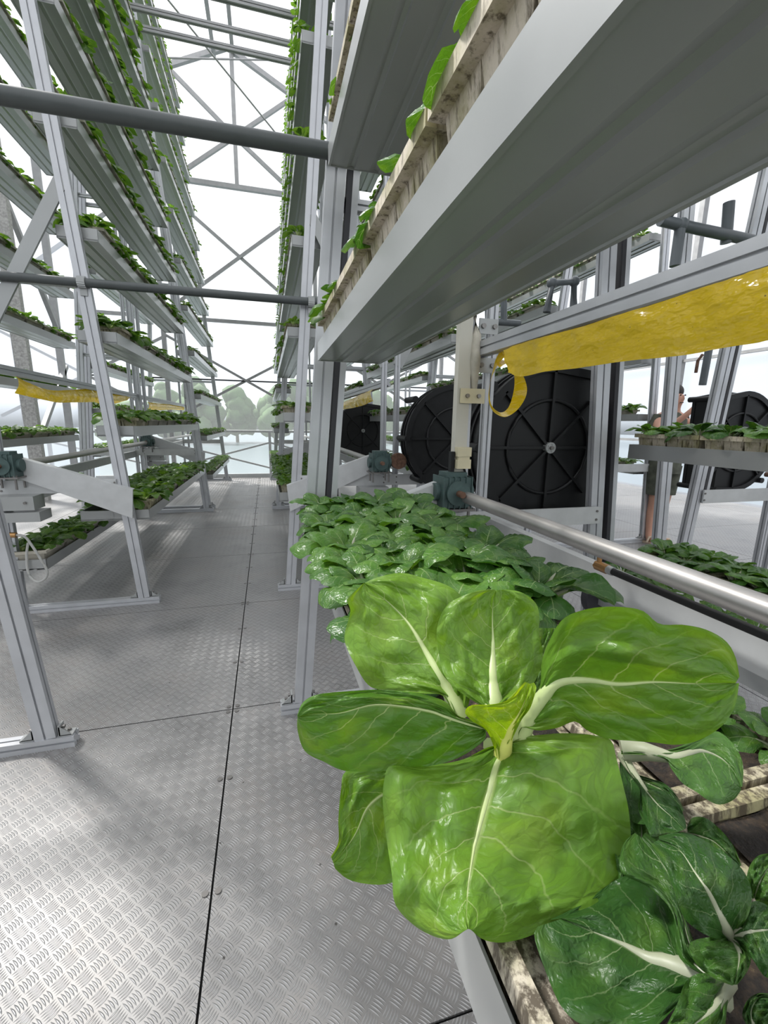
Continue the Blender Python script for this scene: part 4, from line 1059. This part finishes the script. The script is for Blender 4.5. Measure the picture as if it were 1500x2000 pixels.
# dark plants in the shade below
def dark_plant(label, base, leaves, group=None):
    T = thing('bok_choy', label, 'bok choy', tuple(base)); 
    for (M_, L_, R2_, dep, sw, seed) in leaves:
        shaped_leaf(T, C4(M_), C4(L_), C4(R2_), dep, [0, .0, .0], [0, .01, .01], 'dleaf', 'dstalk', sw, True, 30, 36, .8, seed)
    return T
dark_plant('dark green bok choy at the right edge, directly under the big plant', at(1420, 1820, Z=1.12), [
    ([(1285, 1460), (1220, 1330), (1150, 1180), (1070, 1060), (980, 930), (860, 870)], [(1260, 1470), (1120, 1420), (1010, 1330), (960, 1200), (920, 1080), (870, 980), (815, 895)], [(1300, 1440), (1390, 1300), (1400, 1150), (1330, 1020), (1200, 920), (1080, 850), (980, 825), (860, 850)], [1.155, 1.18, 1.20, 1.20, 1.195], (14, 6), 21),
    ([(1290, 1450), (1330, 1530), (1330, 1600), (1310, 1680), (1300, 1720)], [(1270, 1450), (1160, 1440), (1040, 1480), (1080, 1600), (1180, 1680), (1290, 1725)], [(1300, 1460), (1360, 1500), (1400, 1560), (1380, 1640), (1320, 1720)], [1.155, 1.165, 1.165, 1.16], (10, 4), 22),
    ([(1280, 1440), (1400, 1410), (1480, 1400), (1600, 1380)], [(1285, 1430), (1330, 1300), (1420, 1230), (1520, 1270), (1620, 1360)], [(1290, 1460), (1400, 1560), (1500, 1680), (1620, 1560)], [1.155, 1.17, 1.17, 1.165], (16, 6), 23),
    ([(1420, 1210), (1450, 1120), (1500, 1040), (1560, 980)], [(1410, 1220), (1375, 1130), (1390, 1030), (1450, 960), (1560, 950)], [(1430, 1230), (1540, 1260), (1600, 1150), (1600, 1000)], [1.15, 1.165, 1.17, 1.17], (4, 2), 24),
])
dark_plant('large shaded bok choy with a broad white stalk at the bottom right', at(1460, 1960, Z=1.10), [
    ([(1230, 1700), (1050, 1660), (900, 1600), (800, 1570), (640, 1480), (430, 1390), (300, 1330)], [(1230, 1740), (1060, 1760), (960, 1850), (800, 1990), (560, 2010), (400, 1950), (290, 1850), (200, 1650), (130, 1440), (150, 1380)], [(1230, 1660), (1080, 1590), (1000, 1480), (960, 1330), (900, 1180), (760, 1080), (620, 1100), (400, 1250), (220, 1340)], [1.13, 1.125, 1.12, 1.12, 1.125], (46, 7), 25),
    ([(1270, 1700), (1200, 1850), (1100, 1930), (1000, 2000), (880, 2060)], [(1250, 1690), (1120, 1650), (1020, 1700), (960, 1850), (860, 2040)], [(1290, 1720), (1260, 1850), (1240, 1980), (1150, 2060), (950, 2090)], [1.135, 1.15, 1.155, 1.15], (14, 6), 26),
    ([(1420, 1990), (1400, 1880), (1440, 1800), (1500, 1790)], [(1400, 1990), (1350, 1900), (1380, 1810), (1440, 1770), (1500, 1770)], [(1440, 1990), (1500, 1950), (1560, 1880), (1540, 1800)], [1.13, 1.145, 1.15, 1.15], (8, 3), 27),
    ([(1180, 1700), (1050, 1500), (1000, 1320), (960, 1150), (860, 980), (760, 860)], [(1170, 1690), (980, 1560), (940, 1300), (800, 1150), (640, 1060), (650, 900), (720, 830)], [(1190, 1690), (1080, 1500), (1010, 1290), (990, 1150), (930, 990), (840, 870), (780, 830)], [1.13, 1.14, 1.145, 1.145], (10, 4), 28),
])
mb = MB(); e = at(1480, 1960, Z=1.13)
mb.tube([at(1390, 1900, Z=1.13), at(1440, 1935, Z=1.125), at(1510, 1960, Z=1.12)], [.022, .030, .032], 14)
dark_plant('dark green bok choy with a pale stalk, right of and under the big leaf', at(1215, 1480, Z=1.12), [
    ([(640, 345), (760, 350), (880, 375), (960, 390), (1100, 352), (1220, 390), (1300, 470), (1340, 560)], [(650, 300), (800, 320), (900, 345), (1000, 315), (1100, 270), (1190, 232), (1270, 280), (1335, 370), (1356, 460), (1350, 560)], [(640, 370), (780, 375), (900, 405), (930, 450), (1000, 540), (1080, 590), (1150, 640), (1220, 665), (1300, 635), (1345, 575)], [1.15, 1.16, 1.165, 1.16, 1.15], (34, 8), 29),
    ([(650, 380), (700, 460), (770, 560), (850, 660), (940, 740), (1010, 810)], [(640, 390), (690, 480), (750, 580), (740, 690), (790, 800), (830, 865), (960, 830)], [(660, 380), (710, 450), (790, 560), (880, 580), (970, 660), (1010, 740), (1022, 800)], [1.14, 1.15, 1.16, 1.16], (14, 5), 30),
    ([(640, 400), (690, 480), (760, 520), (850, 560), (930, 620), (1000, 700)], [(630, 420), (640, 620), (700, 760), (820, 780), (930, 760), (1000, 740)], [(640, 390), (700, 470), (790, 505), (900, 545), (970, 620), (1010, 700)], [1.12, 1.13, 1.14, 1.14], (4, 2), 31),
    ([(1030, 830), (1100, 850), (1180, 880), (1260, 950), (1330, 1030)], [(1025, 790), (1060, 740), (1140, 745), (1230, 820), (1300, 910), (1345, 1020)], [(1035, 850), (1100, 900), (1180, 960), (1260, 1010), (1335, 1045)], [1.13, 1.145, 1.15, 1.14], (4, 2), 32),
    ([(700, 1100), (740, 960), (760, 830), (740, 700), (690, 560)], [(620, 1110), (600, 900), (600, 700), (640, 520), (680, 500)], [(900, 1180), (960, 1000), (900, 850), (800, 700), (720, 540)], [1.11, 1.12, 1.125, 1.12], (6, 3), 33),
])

# ------------------------------------------------------------------ plants on the bench: individually shaped rosettes
bench = []
rb = random.Random(11)
yy = .62; idx = 0
rows = []
for r_, x in enumerate((.225, .345, .475, .60)):
    y = .70+.05*r_
    k = 0
    while y < 2.0:
        rows.append((x+rb.uniform(-.02, .02), y+rb.uniform(-.02, .02), r_, k)); y += .135; k += 1
ordn = ['first', 'second', 'third', 'fourth', 'fifth', 'sixth', 'seventh', 'eighth', 'ninth', 'tenth', 'eleventh', 'twelfth', 'thirteenth', 'fourteenth', 'fifteenth', 'sixteenth', 'seventeenth', 'eighteenth', 'nineteenth', 'twentieth', 'twenty-first', 'twenty-second', 'twenty-third', 'twenty-fourth', 'twenty-fifth', 'twenty-sixth']
rown = ['aisle-edge row', 'second row from the aisle', 'third row from the aisle', 'row beside the roller tube']
def place(meshpair, loc, s, rz, label, group):
    me, st = meshpair
    o = put('bok_choy', me, None, loc); o.rotation_euler = (rnd.uniform(-.12, .12), rnd.uniform(-.12, .12), rz); o.scale = (s, s, s)
    tag(o, label, 'bok choy', group)
    if st is not None: put('stalk', st, o)
    return o
for (x, y, r_, k) in rows:
    if y < .66 : continue
    place(BIG[rb.randrange(5)], (x, y, 1.085), rb.uniform(.92, 1.25), rb.uniform(0, 6.28), 'crinkled bok choy on the bench, %s beyond the big plant, %s' % (ordn[k], rown[r_]), 'bok choy growing on the bench')
for (x, y, lab) in ((.60, .42, 'small bok choy with curled leaves at the right edge, beyond the dark shaded leaves'), (.545, .56, 'small bok choy peeping out behind the big right leaf'), (.65, .34, 'small curled bok choy cut off by the right edge of the view')):
    place(MED[rb.randrange(5)], (x, y, 1.075), .62, rb.uniform(0, 6), lab, None)

# ------------------------------------------------------------------ foam seed trays and the plants of all tray channels
eye = Vector((0, 0, EYE))
def score(p, offs, r_):
    """how large the thing shows in the photo: open sight lines over distance"""
    q = proj(p)
    if q is None or not (-120 < q[0] < 1620 and -160 < q[1] < 2160): return -1
    n_ = 0
    for o_ in offs:
        d = p+Vector(o_)-eye; L = d.length
        if not SC.ray_cast(DG, eye, d.normalized(), distance=L-r_)[0]: n_ += 1
    return n_/max(.2, (p-eye).length)
bpy.context.view_layer.update(); DG = bpy.context.evaluated_depsgraph_get()
bench_ = lambda p, where: 10 if 'bench channel' in where and p.y > -.25 else 0
sc = [(bench_(p, where) or score(p, ((-.12*w_, y_, z_) if p.x > 0 else (.12*w_, y_, z_) for y_ in (-.18, 0, .18) for z_ in (.11, .135)), .02), p, where, k, w_) for p, where, k, w_ in seeds]
sc = sorted([x for x in sc if x[0] > 0], key=lambda x: -x[0])
print('seed trays seen', len(sc))
def merge(mb, cache, M_):
    V_, F_, UV_ = cache; mb.add([M_ @ v for v in V_], F_, bool(UV_), UV_ if UV_ else None)
for i, (q_, p, where, k, w_) in enumerate(sc[:285]):
    near = (p-eye).length < 4.4
    o = put('seed_tray', ST_BENCH if 'bench channel' in where else ST_MESH if near else ST_FAR, None, p); o.scale = (w_, 1, 1)
    tag(o, 'foam seed tray, %s from far end, %s' % (ORD[k], where), 'seed tray', 'foam seed trays')
    if near: put('soil', SOIL, o)
if len(sc) > 285:
    mb = MB(); c_ = ([v.co.copy() for v in ST_FAR.vertices], [tuple(f.vertices) for f in ST_FAR.polygons], None)
    for (q_, p, where, k, w_) in sc[285:]: merge(mb, c_, Matrix.Translation(p))
    o = mb.build('seed_tray', MAT['foam2']); tag(o, 'all the other pale foam seed trays far away in the towers', 'seed tray', kind='stuff')
bpy.context.view_layer.update(); DG = bpy.context.evaluated_depsgraph_get()
scored = [(score(c[0], ((0, 0, .05), (0, 0, .10), (-.06, 0, .08), (.06, 0, .08)), .07), c) for c in cand]
vis_c = sorted([x for x in scored if x[0] > 0], key=lambda x: -x[0]); hid = [x for x in scored if x[0] == 0]
NUM = 245
for (q_, c) in vis_c[:NUM]:
    p, s, where, row, k = c; d = (p-eye).length
    place(MED[rnd.randrange(5)] if d < 3.4 else FAR[rnd.randrange(5)], p, s, rnd.uniform(0, 6.28), 'bok choy, %s from far end, %s row, %s' % (ORD[min(k, 27)], 'right' if row > 0 else 'left', where), 'young bok choy in the tower trays')
mb = MB(); cache = []
for me, _s in LOW:
    uvl = me.uv_layers[0].data; uvv = [(0, 0)]*len(me.vertices)
    for l in me.loops: uvv[l.vertex_index] = tuple(uvl[l.index].uv)
    cache.append(([v.co.copy() for v in me.vertices], [tuple(f.vertices) for f in me.polygons], uvv))
for (q_, c) in vis_c[NUM:]+[h for h in hid if (h[1][0]-eye).length > 1.0]:
    merge(mb, cache[rnd.randrange(4)], Matrix.Translation(c[0]) @ Matrix.Rotation(rnd.uniform(0, 6.28), 4, 'Z') @ Matrix.Diagonal((c[1], c[1], c[1], 1)))
print('plants seen', len(vis_c), 'hidden', len(hid))
o = mb.build('bok_choy', MAT['far']); tag(o, 'green mass of all the other small bok choy in the distant tower trays', 'bok choy', kind='stuff')
